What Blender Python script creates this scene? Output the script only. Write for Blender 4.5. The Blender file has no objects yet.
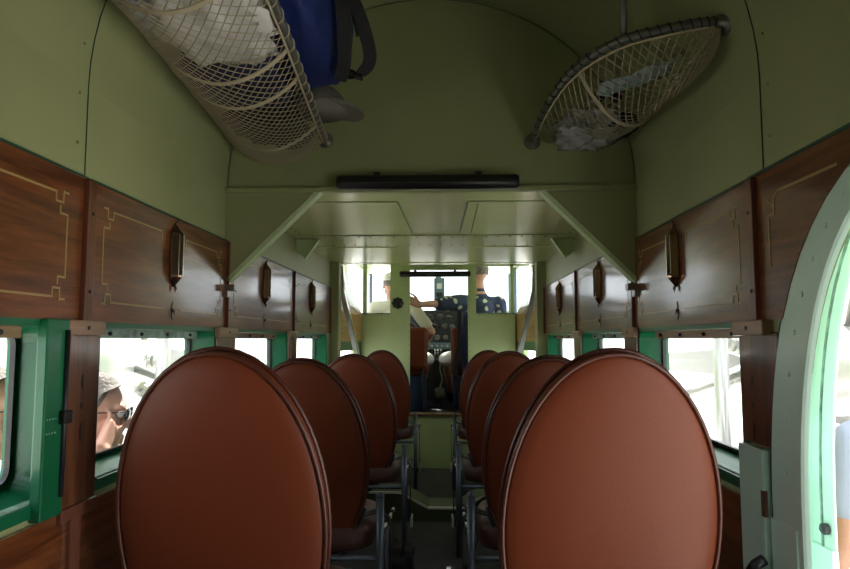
import bpy, bmesh, math, random
from mathutils import Vector, Matrix, noise
random.seed(7)
S = bpy.context.scene
COL = S.collection
# ------------------------------------------------------------------ camera, sky, sun, exposure
CAM = Vector((.064, 0, 1.14))
cd = bpy.data.cameras.new('camera'); cam = bpy.data.objects.new('camera', cd); COL.objects.link(cam)
cd.sensor_width = 36; cd.lens = 648 / 850 * 36; cd.clip_start = .02; cd.clip_end = 2000
cam.location = CAM
cam.rotation_euler = (math.pi/2 + math.atan(54.5/648), 0, math.atan(21/648))
S.camera = cam
W = bpy.data.worlds.new('world'); S.world = W; W.use_nodes = True
wn = W.node_tree.nodes; wl = W.node_tree.links; wn.clear()
wo = wn.new('ShaderNodeOutputWorld'); wb = wn.new('ShaderNodeBackground')
wb.inputs[0].default_value = (.92, .96, 1, 1); wb.inputs[1].default_value = 3.2
wl.new(wb.outputs[0], wo.inputs[0])
sd = bpy.data.lights.new('sun', 'SUN'); sd.energy = 20; sd.angle = .01; sd.color = (1, .95, .86)
sun = bpy.data.objects.new('sun', sd); COL.objects.link(sun); sun.rotation_euler = (math.radians(-36), math.radians(4), 0)
vs = S.view_settings; vs.view_transform = 'Standard'; vs.look = 'None'; vs.gamma = 1; vs.use_curve_mapping = False
vs.exposure = -.18

# ------------------------------------------------------------------ materials
MATS = {}
def mat(name, col, rough=.5, metal=0, bump=0, bscale=60, var=0, vscale=6, coat=0, emit=0, stretch=(1,1,1), spec=.5, dirt=None):
    m = bpy.data.materials.new(name); m.use_nodes = True
    nt = m.node_tree; n = nt.nodes; l = nt.links; b = n['Principled BSDF']
    b.inputs['Base Color'].default_value = (*col, 1); b.inputs['Roughness'].default_value = rough
    b.inputs['Metallic'].default_value = metal; b.inputs['Coat Weight'].default_value = coat; b.inputs['Coat Roughness'].default_value = .12
    b.inputs['Specular IOR Level'].default_value = spec
    tc = n.new('ShaderNodeTexCoord'); mp = n.new('ShaderNodeMapping'); mp.inputs['Scale'].default_value = stretch
    l.new(tc.outputs['Object'], mp.inputs[0])
    if var:
        nz = n.new('ShaderNodeTexNoise'); nz.inputs['Scale'].default_value = vscale; nz.inputs['Detail'].default_value = 4
        l.new(mp.outputs[0], nz.inputs[0])
        cr = n.new('ShaderNodeValToRGB'); cr.color_ramp.elements[0].position = .3; cr.color_ramp.elements[1].position = .7
        d = dirt or tuple(c * (1 - var) for c in col)
        cr.color_ramp.elements[0].color = (*d, 1); cr.color_ramp.elements[1].color = (*[min(1, c * (1 + var * .4)) for c in col], 1)
        l.new(nz.outputs[0], cr.inputs[0]); l.new(cr.outputs[0], b.inputs['Base Color'])
    if bump:
        nb = n.new('ShaderNodeTexNoise'); nb.inputs['Scale'].default_value = bscale; nb.inputs['Detail'].default_value = 3
        l.new(mp.outputs[0], nb.inputs[0])
        bp = n.new('ShaderNodeBump'); bp.inputs['Strength'].default_value = bump; bp.inputs['Distance'].default_value = .01
        l.new(nb.outputs[0], bp.inputs['Height']); l.new(bp.outputs[0], b.inputs['Normal'])
    MATS[name] = m
    return m
def wood(name, c1, c2, rough=.3, coat=.5, vertical=False):
    m = mat(name, c1, rough, coat=coat); nt = m.node_tree; n = nt.nodes; l = nt.links; b = n['Principled BSDF']
    mp = [x for x in n if x.type == 'MAPPING'][0]
    mp.inputs['Scale'].default_value = (14, 14, 1.2) if vertical else (14, 1.1, 14)
    nz = n.new('ShaderNodeTexNoise'); nz.inputs['Scale'].default_value = 2.4; nz.inputs['Detail'].default_value = 7; nz.inputs['Distortion'].default_value = .7
    l.new(mp.outputs[0], nz.inputs[0])
    n2 = n.new('ShaderNodeTexNoise'); n2.inputs['Scale'].default_value = 14; n2.inputs['Detail'].default_value = 4; l.new(mp.outputs[0], n2.inputs[0])
    mx = n.new('ShaderNodeMath'); mx.operation = 'MULTIPLY_ADD'; mx.inputs[1].default_value = .35
    l.new(n2.outputs[0], mx.inputs[0]); l.new(nz.outputs[0], mx.inputs[2])
    cr = n.new('ShaderNodeValToRGB'); cr.color_ramp.elements[0].position = .5; cr.color_ramp.elements[1].position = .85
    cr.color_ramp.elements[0].color = (*c2, 1); cr.color_ramp.elements[1].color = (*c1, 1)
    l.new(mx.outputs[0], cr.inputs[0]); l.new(cr.outputs[0], b.inputs['Base Color'])
    bp = n.new('ShaderNodeBump'); bp.inputs['Strength'].default_value = .12; bp.inputs['Distance'].default_value = .004
    nb = n.new('ShaderNodeTexNoise'); nb.inputs['Scale'].default_value = 9; l.new(mp.outputs[0], nb.inputs[0])
    l.new(nb.outputs[0], bp.inputs['Height']); l.new(bp.outputs[0], b.inputs['Normal'])
    return m
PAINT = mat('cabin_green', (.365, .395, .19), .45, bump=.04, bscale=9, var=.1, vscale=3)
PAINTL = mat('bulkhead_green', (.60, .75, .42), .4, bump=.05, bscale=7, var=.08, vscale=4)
CEILP = mat('gloss_ceiling', (.76, .80, .38), .24, bump=.12, bscale=3.2, coat=.22, var=.08, vscale=3)
WOOD = wood('mahogany', (.24, .075, .022), (.085, .022, .008), rough=.3, coat=1)
WOODY = wood('honey_wood', (.62, .33, .10), (.42, .19, .05))
WOODV = wood('mahogany_upright', (.19, .07, .03), (.08, .026, .012), vertical=True)
BATT = mat('batten_brown', (.17, .06, .035), .3, coat=.5, var=.2)
CAPW = wood('pale_cap_wood', (.40, .24, .15), (.27, .15, .09))
INLAY = mat('inlay_gold', (.42, .30, .12), .35, coat=.4)
TRIMG = mat('dark_green_trim', (.015, .07, .04), .4)
GREEN = mat('window_green', (.006, .15, .06), .32, coat=.2, bump=.05, bscale=20, var=.2)
SILLW = mat('worn_sill', (.30, .45, .36), .4, var=.6, vscale=30)
MINT = mat('mint_paint', (.72, .97, .86), .38, coat=.2, bump=.04, bscale=14, var=.08)
LEATH = mat('brown_leather', (.165, .036, .013), .45, bump=.06, bscale=300, var=.16, vscale=2.5, spec=.28)
LEATHR = mat('leather_rim', (.09, .028, .018), .28, bump=.1, bscale=200)
LEATHP = mat('worn_leather', (.09, .04, .03), .45, bump=.3, bscale=40)
TUBE = mat('seat_tube', (.085, .105, .13), .35, metal=.4)
CHROME = mat('chrome', (.75, .74, .72), .15, metal=1)
BRIGHT = mat('glint_metal', (.85, .84, .8), .3, metal=.25)  # pale, barely metallic colour stands in for glints on polished metal
STEEL = mat('brushed_steel', (.45, .45, .42), .35, metal=.9)
GREYM = mat('grey_tube', (.16, .16, .14), .38, metal=.5)
BLACK = mat('black_vinyl', (.012, .012, .013), .35)
BLKF = mat('black_webbing', (.014, .014, .016), .8, bump=.3, bscale=300)
CARPET = mat('carpet', (.085, .085, .088), .95, bump=.5, bscale=500, var=.3, vscale=8)
BRONZE = mat('bronze_lamp', (.26, .17, .11), .16, metal=.85, var=.2)
BRASS = mat('old_brass', (.22, .15, .08), .3, metal=.8)
DARK = mat('dark_metal', (.02, .022, .025), .4)
PANELD = mat('instrument_grey', (.03, .035, .045), .5)
GAUGE = mat('gauge_face', (.01, .01, .012), .2)
WHITEM = mat('white_mark', (.75, .75, .72), .5)
NET = mat('net_cord', (.42, .36, .24), .85)
CORD = mat('cream_cord', (.50, .43, .29), .8)
BLUEF = mat('blue_nylon', (.006, .022, .15), .6, bump=.3, bscale=300, var=.2)
NAVYF = mat('navy_cloth', (.012, .015, .06), .75, bump=.4, bscale=60)
GREYF = mat('grey_felt', (.20, .19, .16), .9, bump=.4, bscale=80)
WHITEF = mat('white_cloth', (.75, .73, .70), .9, bump=.5, bscale=25, var=.1)
PATF = mat('patterned_cloth', (.42, .44, .5), .85, bump=.3, bscale=30, var=.9, vscale=30, dirt=(.03, .05, .2))
TANF = mat('tan_canvas', (.25, .2, .13), .9, bump=.3, bscale=60)
PAPER = mat('pale_blue_paper', (.35, .48, .5), .7, var=.1)
PLAS = mat('cloudy_plastic', (.42, .43, .42), .2, bump=.6, bscale=18, var=.3, vscale=12)
SKIN = mat('skin', (.62, .33, .24), .5, var=.12, vscale=18)
HAIR = mat('grey_hair', (.22, .19, .17), .8, bump=.8, bscale=90, var=.5, vscale=60)
SHIRTB = mat('blue_shaded_shirt', (.40, .45, .60), .85, bump=.4, bscale=12)  # bluish shade of a white shirt is put into this colour
SHIRTG = mat('grey_blue_shirt', (.25, .3, .42), .85, bump=.4, bscale=12)
SHIRTK = mat('khaki_shirt', (.70, .66, .55), .85, bump=.4, bscale=14)
JEANS = mat('denim', (.03, .06, .16), .9, bump=.3, bscale=200, var=.3)
SHOE = mat('dark_shoe', (.03, .02, .015), .4)
LENS = mat('dark_lens', (.01, .012, .015), .08)
TARM = mat('pale_concrete', (.62, .60, .56), .95, var=.12, vscale=.4)
ALU = mat('aluminium', (.70, .71, .72), .4, metal=.5, var=.1, vscale=2)
TYRE = mat('tyre', (.02, .02, .02), .8)
BLUES = mat('seat_blue', (.02, .04, .14), .6)
REDP = mat('red_plastic', (.6, .03, .02), .4)
BLUEG = mat('blue_grey_box', (.14, .2, .26), .5)
def floral():
    m = mat('floral_shirt', (.03, .045, .09), .8, bump=.2, bscale=20); n = m.node_tree.nodes; l = m.node_tree.links
    v = n.new('ShaderNodeTexVoronoi'); v.inputs['Scale'].default_value = 13
    nz = n.new('ShaderNodeTexNoise'); nz.inputs['Scale'].default_value = 22
    tc = [x for x in n if x.type == 'TEX_COORD'][0]
    l.new(tc.outputs['Object'], v.inputs[0]); l.new(tc.outputs['Object'], nz.inputs[0])
    ad = n.new('ShaderNodeMath'); ad.operation = 'MULTIPLY_ADD'; ad.inputs[1].default_value = .45; l.new(nz.outputs[0], ad.inputs[0]); l.new(v.outputs['Distance'], ad.inputs[2])
    cr = n.new('ShaderNodeValToRGB'); cr.color_ramp.interpolation = 'CONSTANT'
    cr.color_ramp.elements[0].color = (.5, .5, .36, 1); cr.color_ramp.elements[1].position = .53; cr.color_ramp.elements[1].color = (.022, .035, .075, 1)
    l.new(ad.outputs[0], cr.inputs[0]); l.new(cr.outputs[0], n['Principled BSDF'].inputs['Base Color'])
    return m
FLORAL = floral()
def glass():
    m = bpy.data.materials.new('pane_glass'); m.use_nodes = True; n = m.node_tree.nodes; l = m.node_tree.links; n.clear()
    o = n.new('ShaderNodeOutputMaterial'); mx = n.new('ShaderNodeMixShader'); t = n.new('ShaderNodeBsdfTransparent'); g = n.new('ShaderNodeBsdfGlossy')
    t.inputs[0].default_value = (.93, .95, .96, 1); g.inputs['Roughness'].default_value = .03
    d = n.new('ShaderNodeBsdfDiffuse'); d.inputs[0].default_value = (.8, .85, .9, 1); m2 = n.new('ShaderNodeMixShader'); m2.inputs[0].default_value = .03
    lw = n.new('ShaderNodeLayerWeight'); lw.inputs[0].default_value = .5; pw = n.new('ShaderNodeMath'); pw.operation = 'POWER'; pw.inputs[1].default_value = 6
    f = n.new('ShaderNodeMath'); f.operation = 'MULTIPLY_ADD'; f.inputs[1].default_value = .35; f.inputs[2].default_value = .02
    l.new(lw.outputs['Facing'], pw.inputs[0]); l.new(pw.outputs[0], f.inputs[0]); l.new(f.outputs[0], mx.inputs[0]); l.new(t.outputs[0], mx.inputs[1]); l.new(g.outputs[0], mx.inputs[2])
    l.new(mx.outputs[0], m2.inputs[1]); l.new(d.outputs[0], m2.inputs[2]); l.new(m2.outputs[0], o.inputs[0])
    return m
GLASS = glass()

# ------------------------------------------------------------------ helpers
LOC = {}
def empty(name, loc, label=None, cat=None, group=None, kind=None):
    o = bpy.data.objects.new(name, None); COL.objects.link(o); o.location = loc; o.empty_display_size = .05
    LOC[o.name] = Vector(loc); tag(o, label, cat, group, kind); return o
def tag(o, label=None, cat=None, group=None, kind=None):
    if label: o['label'] = label
    if cat: o['category'] = cat
    if group: o['group'] = group
    if kind: o['kind'] = kind
    return o
class MB:
    def __init__(s): s.v = []; s.f = []
    def add(s, vs_, fs):
        k = len(s.v); s.v += [Vector(v) for v in vs_]; s.f += [tuple(i + k for i in f) for f in fs]; return s
    def box(s, a, b):
        x0, y0, z0 = [min(p, q) for p, q in zip(a, b)]; x1, y1, z1 = [max(p, q) for p, q in zip(a, b)]
        return s.add([(x0,y0,z0),(x1,y0,z0),(x1,y1,z0),(x0,y1,z0),(x0,y0,z1),(x1,y0,z1),(x1,y1,z1),(x0,y1,z1)],
              [(0,3,2,1),(4,5,6,7),(0,1,5,4),(1,2,6,5),(2,3,7,6),(3,0,4,7)])
    def obox(s, c, size, rot):          # oriented box
        M = rot.to_matrix() if hasattr(rot, 'to_matrix') else rot
        p = [Vector(c) + M @ Vector((sx*size[0]/2, sy*size[1]/2, sz*size[2]/2)) for sz in (-1,1) for sx, sy in ((-1,-1),(1,-1),(1,1),(-1,1))]
        return s.add(p, [(0,3,2,1),(4,5,6,7),(0,1,5,4),(1,2,6,5),(2,3,7,6),(3,0,4,7)])
    def prism(s, pts, d):               # planar polygon extruded by vector d
        n = len(pts); d = Vector(d); P = [Vector(p) for p in pts]
        return s.add(P + [p + d for p in P], [tuple(range(n))[::-1], tuple(range(n, 2*n))] + [(i, (i+1) % n, n+(i+1) % n, n+i) for i in range(n)])
    def loft(s, loops, closed=True, caps=True):
        n = len(loops[0]); k0 = []; fs = []
        vs_ = [v for lp in loops for v in lp]
        for j in range(len(loops)-1):
            for i in range(n if closed else n-1):
                a = j*n+i; b = j*n+(i+1) % n; fs.append((a, b, b+n, a+n))
        if caps and closed: fs += [tuple(range(n))[::-1], tuple(range((len(loops)-1)*n, len(loops)*n))]
        return s.add(vs_, fs)
    def tube(s, pts, r, n=8, closed=False):
        P = [Vector(p) for p in pts]; m = len(P); up = None; loops = []
        for i, p in enumerate(P):
            if closed: t = P[(i+1) % m] - P[i-1]
            else: t = (P[min(i+1, m-1)] - P[max(i-1, 0)])
            if t.length < 1e-9: t = Vector((0,0,1))
            t.normalize()
            if up is None: up = Vector((0,0,1)) if abs(t.z) < .9 else Vector((1,0,0))
            sd_ = t.cross(up)
            if sd_.length < 1e-5: sd_ = t.cross(Vector((1, .3, 0)))
            sd_.normalize(); up = sd_.cross(t).normalized()
            rr = r[i] if isinstance(r, (list, tuple)) else r
            loops.append([p + rr*(math.cos(2*math.pi*k/n)*sd_ + math.sin(2*math.pi*k/n)*up) for k in range(n)])
        if closed: loops.append(loops[0])
        return s.loft(loops, caps=not closed)
    def ribbon(s, pts, w, th, side):    # flat strap
        P = [Vector(p) for p in pts]; m = len(P); sd_ = Vector(side).normalized(); loops = []
        for i, p in enumerate(P):
            t = (P[min(i+1, m-1)] - P[max(i-1, 0)]).normalized(); q = t.cross(sd_).normalized(); s2 = q.cross(t).normalized()
            loops.append([p + s2*w/2 + q*th/2, p - s2*w/2 + q*th/2, p - s2*w/2 - q*th/2, p + s2*w/2 - q*th/2])
        return s.loft(loops)
    def lathe(s, prof, c, axis='z', n=20, sx=1, sy=1):
        loops = []
        for r, h in prof:
            lp = []
            for k in range(n):
                a = 2*math.pi*k/n; u, w = r*math.cos(a)*sx, r*math.sin(a)*sy
                lp.append(Vector(c) + {'z': Vector((u, w, h)), 'x': Vector((h, u, w)), 'y': Vector((u, h, w))}[axis])
            loops.append(lp)
        return s.loft(loops)
    def ball(s, c, r, n=14, m=8, sc=(1,1,1), rot=None):
        loops = []
        for j in range(m+1):
            ph = math.pi*(j/m) ; ph = min(max(ph, .02), math.pi-.02)
            lp = []
            for k in range(n):
                a = 2*math.pi*k/n
                q = Vector((math.sin(ph)*math.cos(a)*r*sc[0], math.sin(ph)*math.sin(a)*r*sc[1], math.cos(ph)*r*sc[2]))
                if rot is not None: q = rot @ q
                lp.append(Vector(c) + q)
            loops.append(lp)
        return s.loft(loops)
    def build(s, name, m, parent=None, smooth=False, bevel=0, label=None, cat=None, group=None, kind=None, subsurf=0, voxel=0, origin=None):
        me = bpy.data.meshes.new(name)
        off = Vector((0,0,0))
        q = parent
        while q is not None: off += LOC.get(q.name, Vector((0,0,0))); q = q.parent
        if parent is None and origin is not None: off = Vector(origin)
        elif parent is None and s.v:
            xs = [min(v[i] for v in s.v) for i in range(3)]; xm = [max(v[i] for v in s.v) for i in range(3)]
            off = Vector(((xs[0]+xm[0])/2, (xs[1]+xm[1])/2, xs[2]))
        me.from_pydata([v - off for v in s.v], [], s.f); me.update()
        b = bmesh.new(); b.from_mesh(me); bmesh.ops.recalc_face_normals(b, faces=b.faces); b.to_mesh(me); b.free()
        me.materials.append(m)
        o = bpy.data.objects.new(name, me); COL.objects.link(o)
        if parent is not None: o.parent = parent; LOC[o.name] = Vector((0,0,0))
        else: o.location = off; LOC[o.name] = off
        if bevel:
            md = o.modifiers.new('bevel', 'BEVEL'); md.width = bevel; md.segments = 2; md.limit_method = 'ANGLE'
        if voxel:
            md = o.modifiers.new('remesh', 'REMESH'); md.mode = 'VOXEL'; md.voxel_size = voxel; md.use_smooth_shade = True
            md = o.modifiers.new('smooth', 'SMOOTH'); md.iterations = 4
        if subsurf:
            md = o.modifiers.new('sub', 'SUBSURF'); md.levels = md.render_levels = subsurf
        if smooth:
            for p in me.polygons: p.use_smooth = True
        tag(o, label, cat, group, kind)
        return o
def box(name, a, b, m, parent=None, **k): return MB().box(a, b).build(name, m, parent, **k)
def lerp(a, b, t): return a + (b-a)*t
def copy_tree(o, parent=None):
    c = o.copy(); COL.objects.link(c); c.parent = parent
    for ch in list(o.children): copy_tree(ch, c)
    return c

# ------------------------------------------------------------------ the shell
WX = .8; TH = .075
FY = 2.49                     # main frame across the cabin
box('floor', (-.86, -1.1, -.05), (.86, 5.85, 0), CARPET, kind='structure', label='dark grey carpeted aisle floor of the cabin')
def zv(x, z0=1.75, a=.8, b=.75): return z0 + b*math.sqrt(max(0, 1-(x/a)**2))
def vault_loop(y, a=.8, b=.75, n=40): return [Vector((-a*math.cos(math.pi*i/n), y, 1.75 + b*math.sin(math.pi*i/n))) for i in range(n+1)]
v = MB()
i0 = vault_loop(-1.1); i1 = vault_loop(FY); o0 = vault_loop(-1.1, .84, .79); o1 = vault_loop(FY, .84, .79)
v.loft([i0, i1], closed=False); v.loft([o0, o1], closed=False)
for k in range(2):
    e = (-1, 0)[k]; v.add([i0[e], i1[e], o1[e], o0[e]], [(0,1,2,3)])
ceil = v.build('ceiling', PAINT, kind='structure', label='arched pale green vaulted ceiling over the rear of the cabin', smooth=True)
sm = MB()
for y in (.45, 1.495):
    lp = vault_loop(y, .7985, .7485)
    lp = [Vector((-.7985, y, 1.525))] + lp + [Vector((.7985, y, 1.525))]
    sm.ribbon(lp, .002, .002, (0,1,0))
sm.build('panel_seam', TRIMG, ceil)
rv = MB()
for sx in (-1, 1):
    for y in (1.46, .5):
        for z in (1.6, 1.72, 1.84, 1.96):
            x = .8 if z < 1.75 else .8*math.sqrt(1-((z-1.75)/.75)**2)
            rv.ball((sx*(x-.002), y, z), .004, 6, 4)
rv.build('rivets', PAINT, ceil, smooth=True)

def wall(side, spans, wins):
    s = -1 if side == 'left' else 1; m = MB()
    X0, X1 = s*WX, s*(WX+TH)
    for (y0, y1, zb, zt) in spans: m.box((X0, y0, zb), (X1, y1, zt))
    return m
LW = [(.62, 1.42), (1.575, 2.385), (2.60, 3.48), (3.68, 4.66)]
RW = [(1.64, 2.49), (2.66, 3.51), (3.70, 4.70)]
ZB, ZT = .79, 1.172
LWall = [(-1.1, 4.85, -.05, ZB), (-1.1, 2.49, ZT, 1.76), (2.49, 4.85, ZT, 1.76)]
ys = [-1.1] + [y for w in LW for y in w] + [4.85]
for i in range(0, len(ys), 2): LWall.append((ys[i], ys[i+1], ZB, ZT))
wl_ = wall('left', LWall, LW).build('wall_left', PAINT, kind='structure', label='left cabin wall, pale green above the wood panels')
# right wall with the arched doorway behind y = 1.55
m = wall('right', [(1.498, 4.85, -.05, ZB), (1.498, 4.85, ZT, 1.76), (1.498, 1.64, ZB, ZT), (2.49, 2.66, ZB, ZT), (3.51, 3.70, ZB, ZT), (4.70, 4.85, ZB, ZT), (-1.1, .2, -.05, 1.76)], RW)
DC = .85
def arch(half, rise, x, n=28, spring=.7, base=-.05):
    e = .8
    pw = lambda q: math.copysign(abs(q)**e, q)
    return [Vector((x, DC+half, base))] + [Vector((x, DC + half*pw(math.cos(math.pi*i/n)), spring + rise*pw(abs(math.sin(math.pi*i/n))))) for i in range(n+1)] + [Vector((x, DC-half, base))]
A = arch(.648, .808, WX); top = [Vector((WX, p.y, 1.77)) for p in A]; A2 = [p + Vector((TH,0,0)) for p in A]; top2 = [p + Vector((TH,0,0)) for p in top]
m.loft([A, top], closed=False); m.loft([A2, top2], closed=False); m.loft([A, A2], closed=False)
wr_ = m.build('wall_right', PAINT, kind='structure', label='right cabin wall, pale green above the wood panels, with arched doorway')
# rear wall, unseen; dark wood put in to dim the vault and header
box('wall_back', (-.87, -1.16, -.05), (.87, -1.1, 2.56), WOODV, kind='structure')
# transverse frame: header above the lower ceiling, with gussets
n = 40; lp = vault_loop(FY, .84, .79)
pts = [Vector((-.84, FY, 1.715))] + lp + [Vector((.84, FY, 1.715))]
hd = MB().prism(pts, (0, .025, 0)).build('wall_front', PAINT, kind='structure', label='green header wall arching above the low front ceiling')
box('lower_beam', (-.8, FY-.022, 1.712), (.8, FY+.0, 1.730), PAINT, hd, bevel=.003)
# thin shadow gap line of the vault ring
sm = MB(); sm.ribbon([p + Vector((0, -.002, 0)) for p in vault_loop(FY, .795, .745)], .0018, .002, (1,0,0)); sm.build('edge_seam', TRIMG, hd)
for s in (-1, 1):
    g = empty('gusset_bracket', (s*.8, FY, 1.35), 'triangular pale green gusset bracket at the %s end of the header beam' % ('left' if s < 0 else 'right'), 'bracket', 'gusset brackets under the header')
    MB().prism([(s*.799, FY-.006, 1.712), (s*.43, FY-.006, 1.712), (s*.795, FY-.006, 1.36), (s*.799, FY-.006, 1.36)], (0, .018, 0)).build('web', PAINT, g)
    a = Vector((s*.425, FY, 1.722)); b = Vector((s*.797, FY, 1.352)); d = (b-a).normalized(); nrm = Vector((-s*abs(d.z), 0, -abs(d.x)))
    f = MB(); f.prism([a + Vector((0,-.012,0)), b + Vector((0,-.012,0)), b + Vector((0,.04,0)), a + Vector((0,.04,0))], nrm*.006)
    f.prism([a + Vector((0,-.012,0)), b + Vector((0,-.012,0)), b + Vector((0,-.012,0)) - nrm*.012, a + Vector((0,-.012,0)) - nrm*.012], (0,.004,0))
    f.build('edge_flange', PAINTL, g, bevel=.002)  # lighter paint stands in for the highlight along this edge
    ft = MB().box((s*.797, FY-.03, 1.325), (s*.75, FY+.01, 1.35)).box((s*.797, FY-.03, 1.30), (s*.775, FY+.01, 1.328)).build('foot_clip', STEEL, g, bevel=.003, label='small bare metal clip at the foot of the bracket')
# low ceiling
cm = MB().box((-.8, FY+.02, 1.715), (.8, 4.95, 1.735))
c2 = cm.build('ceiling', CEILP, kind='structure', label='glossy low yellowish green ceiling panel of the front cabin')
def plate(name, pts, z=1.715, th=.004, mt=CEILP, par=c2):
    return MB().prism([(x, y, z) for x, y in pts], (0, 0, -th)).build(name, mt, par, bevel=.0015)
plate('access_panel', [(-.52, 2.68), (-.14, 2.68), (-.12, 3.50), (-.66, 3.50)])
plate('access_panel', [(.16, 2.68), (.56, 2.68), (.66, 3.50), (.14, 3.50)])
plate('joint_strip', [(-.79, 3.56), (.79, 3.56), (.79, 3.95), (-.79, 3.95)])
plate('access_panel', [(-.76, 4.02), (-.24, 4.02), (-.36, 4.82), (-.76, 4.82)])
plate('access_panel', [(.24, 4.02), (.76, 4.02), (.76, 4.82), (.36, 4.82)])
plate('edge_strip', [(-.79, 4.86), (.79, 4.86), (.79, 4.95), (-.79, 4.95)])
rv = MB()
for y in (3.60, 3.91):
    for i in range(24): rv.ball((-.75 + i*.0652, y, 1.711), .005, 6, 4)
for sx in (-1, 1):
    for i in range(26): rv.ball((sx*.74, 2.6 + i*.09, 1.714), .005, 6, 4)
for i in range(14): rv.ball((.20, 2.72 + i*.055, 1.710), .004, 6, 4)
for i in range(30): rv.ball((-.78+i*.054, 4.90, 1.710), .004, 6, 4)
rv.build('rivets', BRASS, c2, smooth=True)
# seam shadow gaps
sm = MB()
for x0, y0, x1, y1 in ((-.52,2.674,-.14,2.674),(-.136,2.68,-.116,3.5),(.16,2.674,.56,2.674),(.156,2.68,.136,3.5),(-.79,3.555,.79,3.555),(-.79,3.955,.79,3.955),(-.37,4.82,-.25,4.02),(.37,4.82,.25,4.02)):
    d = Vector((x1-x0, y1-y0, 0)).normalized(); q = Vector((-d.y, d.x, 0))*.0022
    a = Vector((x0,y0,1.7145)); b = Vector((x1,y1,1.7145)); sm.prism([a+q, b+q, b-q, a-q], (0,0,-.001))
sm.build('panel_gap', TRIMG, c2)
# stencil marks on the ceiling panel
for s in (-1, 1):
    k = empty('corner_bracket', (s*.79, 3.68, 1.62), 'small triangular corner bracket at the low ceiling edge above the %s wall' % ('left' if s < 0 else 'right'), 'bracket', 'small ceiling corner brackets')
    MB().prism([(s*.798, 3.68, 1.712), (s*.66, 3.68, 1.712), (s*.74, 3.68, 1.60), (s*.798, 3.68, 1.64)], (0, .006, 0)).build('web', PAINTL, k)
    MB().prism([(s*.66, 3.655, 1.713), (s*.66, 3.705, 1.713), (s*.74, 3.705, 1.597), (s*.74, 3.655, 1.597)], (s*.006, 0, -.004)).build('flange', PAINTL, k)

# ------------------------------------------------------------------ windows
def rrect(y0, y1, z0, z1, r, x, n=5):
    o = []
    for cy, cz, a0 in ((y1-r, z1-r, 0), (y0+r, z1-r, 90), (y0+r, z0+r, 180), (y1-r, z0+r, 270)):
        for i in range(n+1):
            a = math.radians(a0 + 90*i/n); o.append(Vector((x, cy + r*math.cos(a), cz + r*math.sin(a))))
    return o
def window(num, s, y0, y1, where):
    xi = s*(WX-.006); xo = s*(WX+TH+.012)
    m = MB()
    loops = [rrect(y0-.02, y1+.02, ZB-.02, ZT+.012, .04, s*(WX+.002)), rrect(y0-.02, y1+.02, ZB-.02, ZT+.012, .04, xi), rrect(y0+.006, y1-.006, ZB+.006, ZT-.004, .03, xi),
             rrect(y0+.012, y1-.018, ZB+.03, ZT-.008, .035, xo-s*.004), rrect(y0-.03, y1+.03, ZB-.03, ZT+.02, .04, xo), rrect(y0-.03, y1+.03, ZB-.03, ZT+.02, .04, xo+s*.01),
             rrect(y0+.018, y1-.024, ZB+.036, ZT-.012, .035, xo+s*.01), rrect(y0+.018, y1-.024, ZB+.036, ZT-.012, .035, xo-s*.012), ]
    m.loft(loops, caps=False)
    w = m.build('window_%d' % num, GREEN, kind='structure', label='%s cabin window with green painted recess' % where)
    g = rrect(y0+.02, y1-.026, ZB+.038, ZT-.014, .033, xo-s*.002)
    MB().loft([g, [p + Vector((s*.003,0,0)) for p in g]]).build('pane', GLASS, w)
    k = MB(); a = rrect(y0+.018, y1-.024, ZB+.036, ZT-.012, .035, xo-s*.012); b = rrect(y0+.024, y1-.032, ZB+.044, ZT-.018, .03, xo-s*.014)
    c = [p + Vector((s*.012,0,0)) for p in b]; k.loft([a, b, c], caps=False); k.build('gasket', BLACK, w)
    t = MB().box((s*(WX+.03), y0+.05, ZT-.03), (s*(WX+.034), y1-.08, ZT-.004))
    t.build('head_strip', CAPW if num % 2 else SILLW, w, label='pale strip along the top of the recess')
    kn = MB()
    for i in range(4): kn.ball((s*(WX+.026), lerp(y0+.12, y1-.15, i/3), ZT-.018), .006, 8, 5)
    kn.build('curtain_knob', DARK, w, smooth=True)
    sl = MB().box((s*(WX-.0), y0+.02, ZB-.004), (s*(WX+TH), y1-.02, ZB+.012)); sl.build('sill', SILLW, w, bevel=.003, label='worn pale green sill')
    return w
names = ['nearest left', 'second left', 'third left', 'farthest left']
for i, (a, b) in enumerate(LW): window(i+1, -1, a, b, names[i])
for i, (a, b) in enumerate(RW): window(i+5, 1, a, b, ['nearest right', 'middle right', 'farthest right'][i])
# green hinge stile on the nearest left window
st = MB().box((-.80, 1.345, ZB-.03), (-.775, 1.425, ZT+.012)).build('shutter_stile', GREEN, bpy.data.objects['window_1'], bevel=.004)
MB().tube([(-.772, 1.412, .80), (-.772, 1.412, 1.16)], .006, 8).build('hinge_rod', DARK, st, smooth=True)
lt = MB().box((-.776, 1.395, .955), (-.762, 1.43, .985)); lt.build('catch', BLACK, st, bevel=.003)
rr = MB()
for y in (1.355, 1.365, 1.375, 1.385):
    for z in (.94, .97): rr.ball((-.775, y, z), .0022, 6, 4)
rr.build('rivets', SILLW, st)

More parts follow.
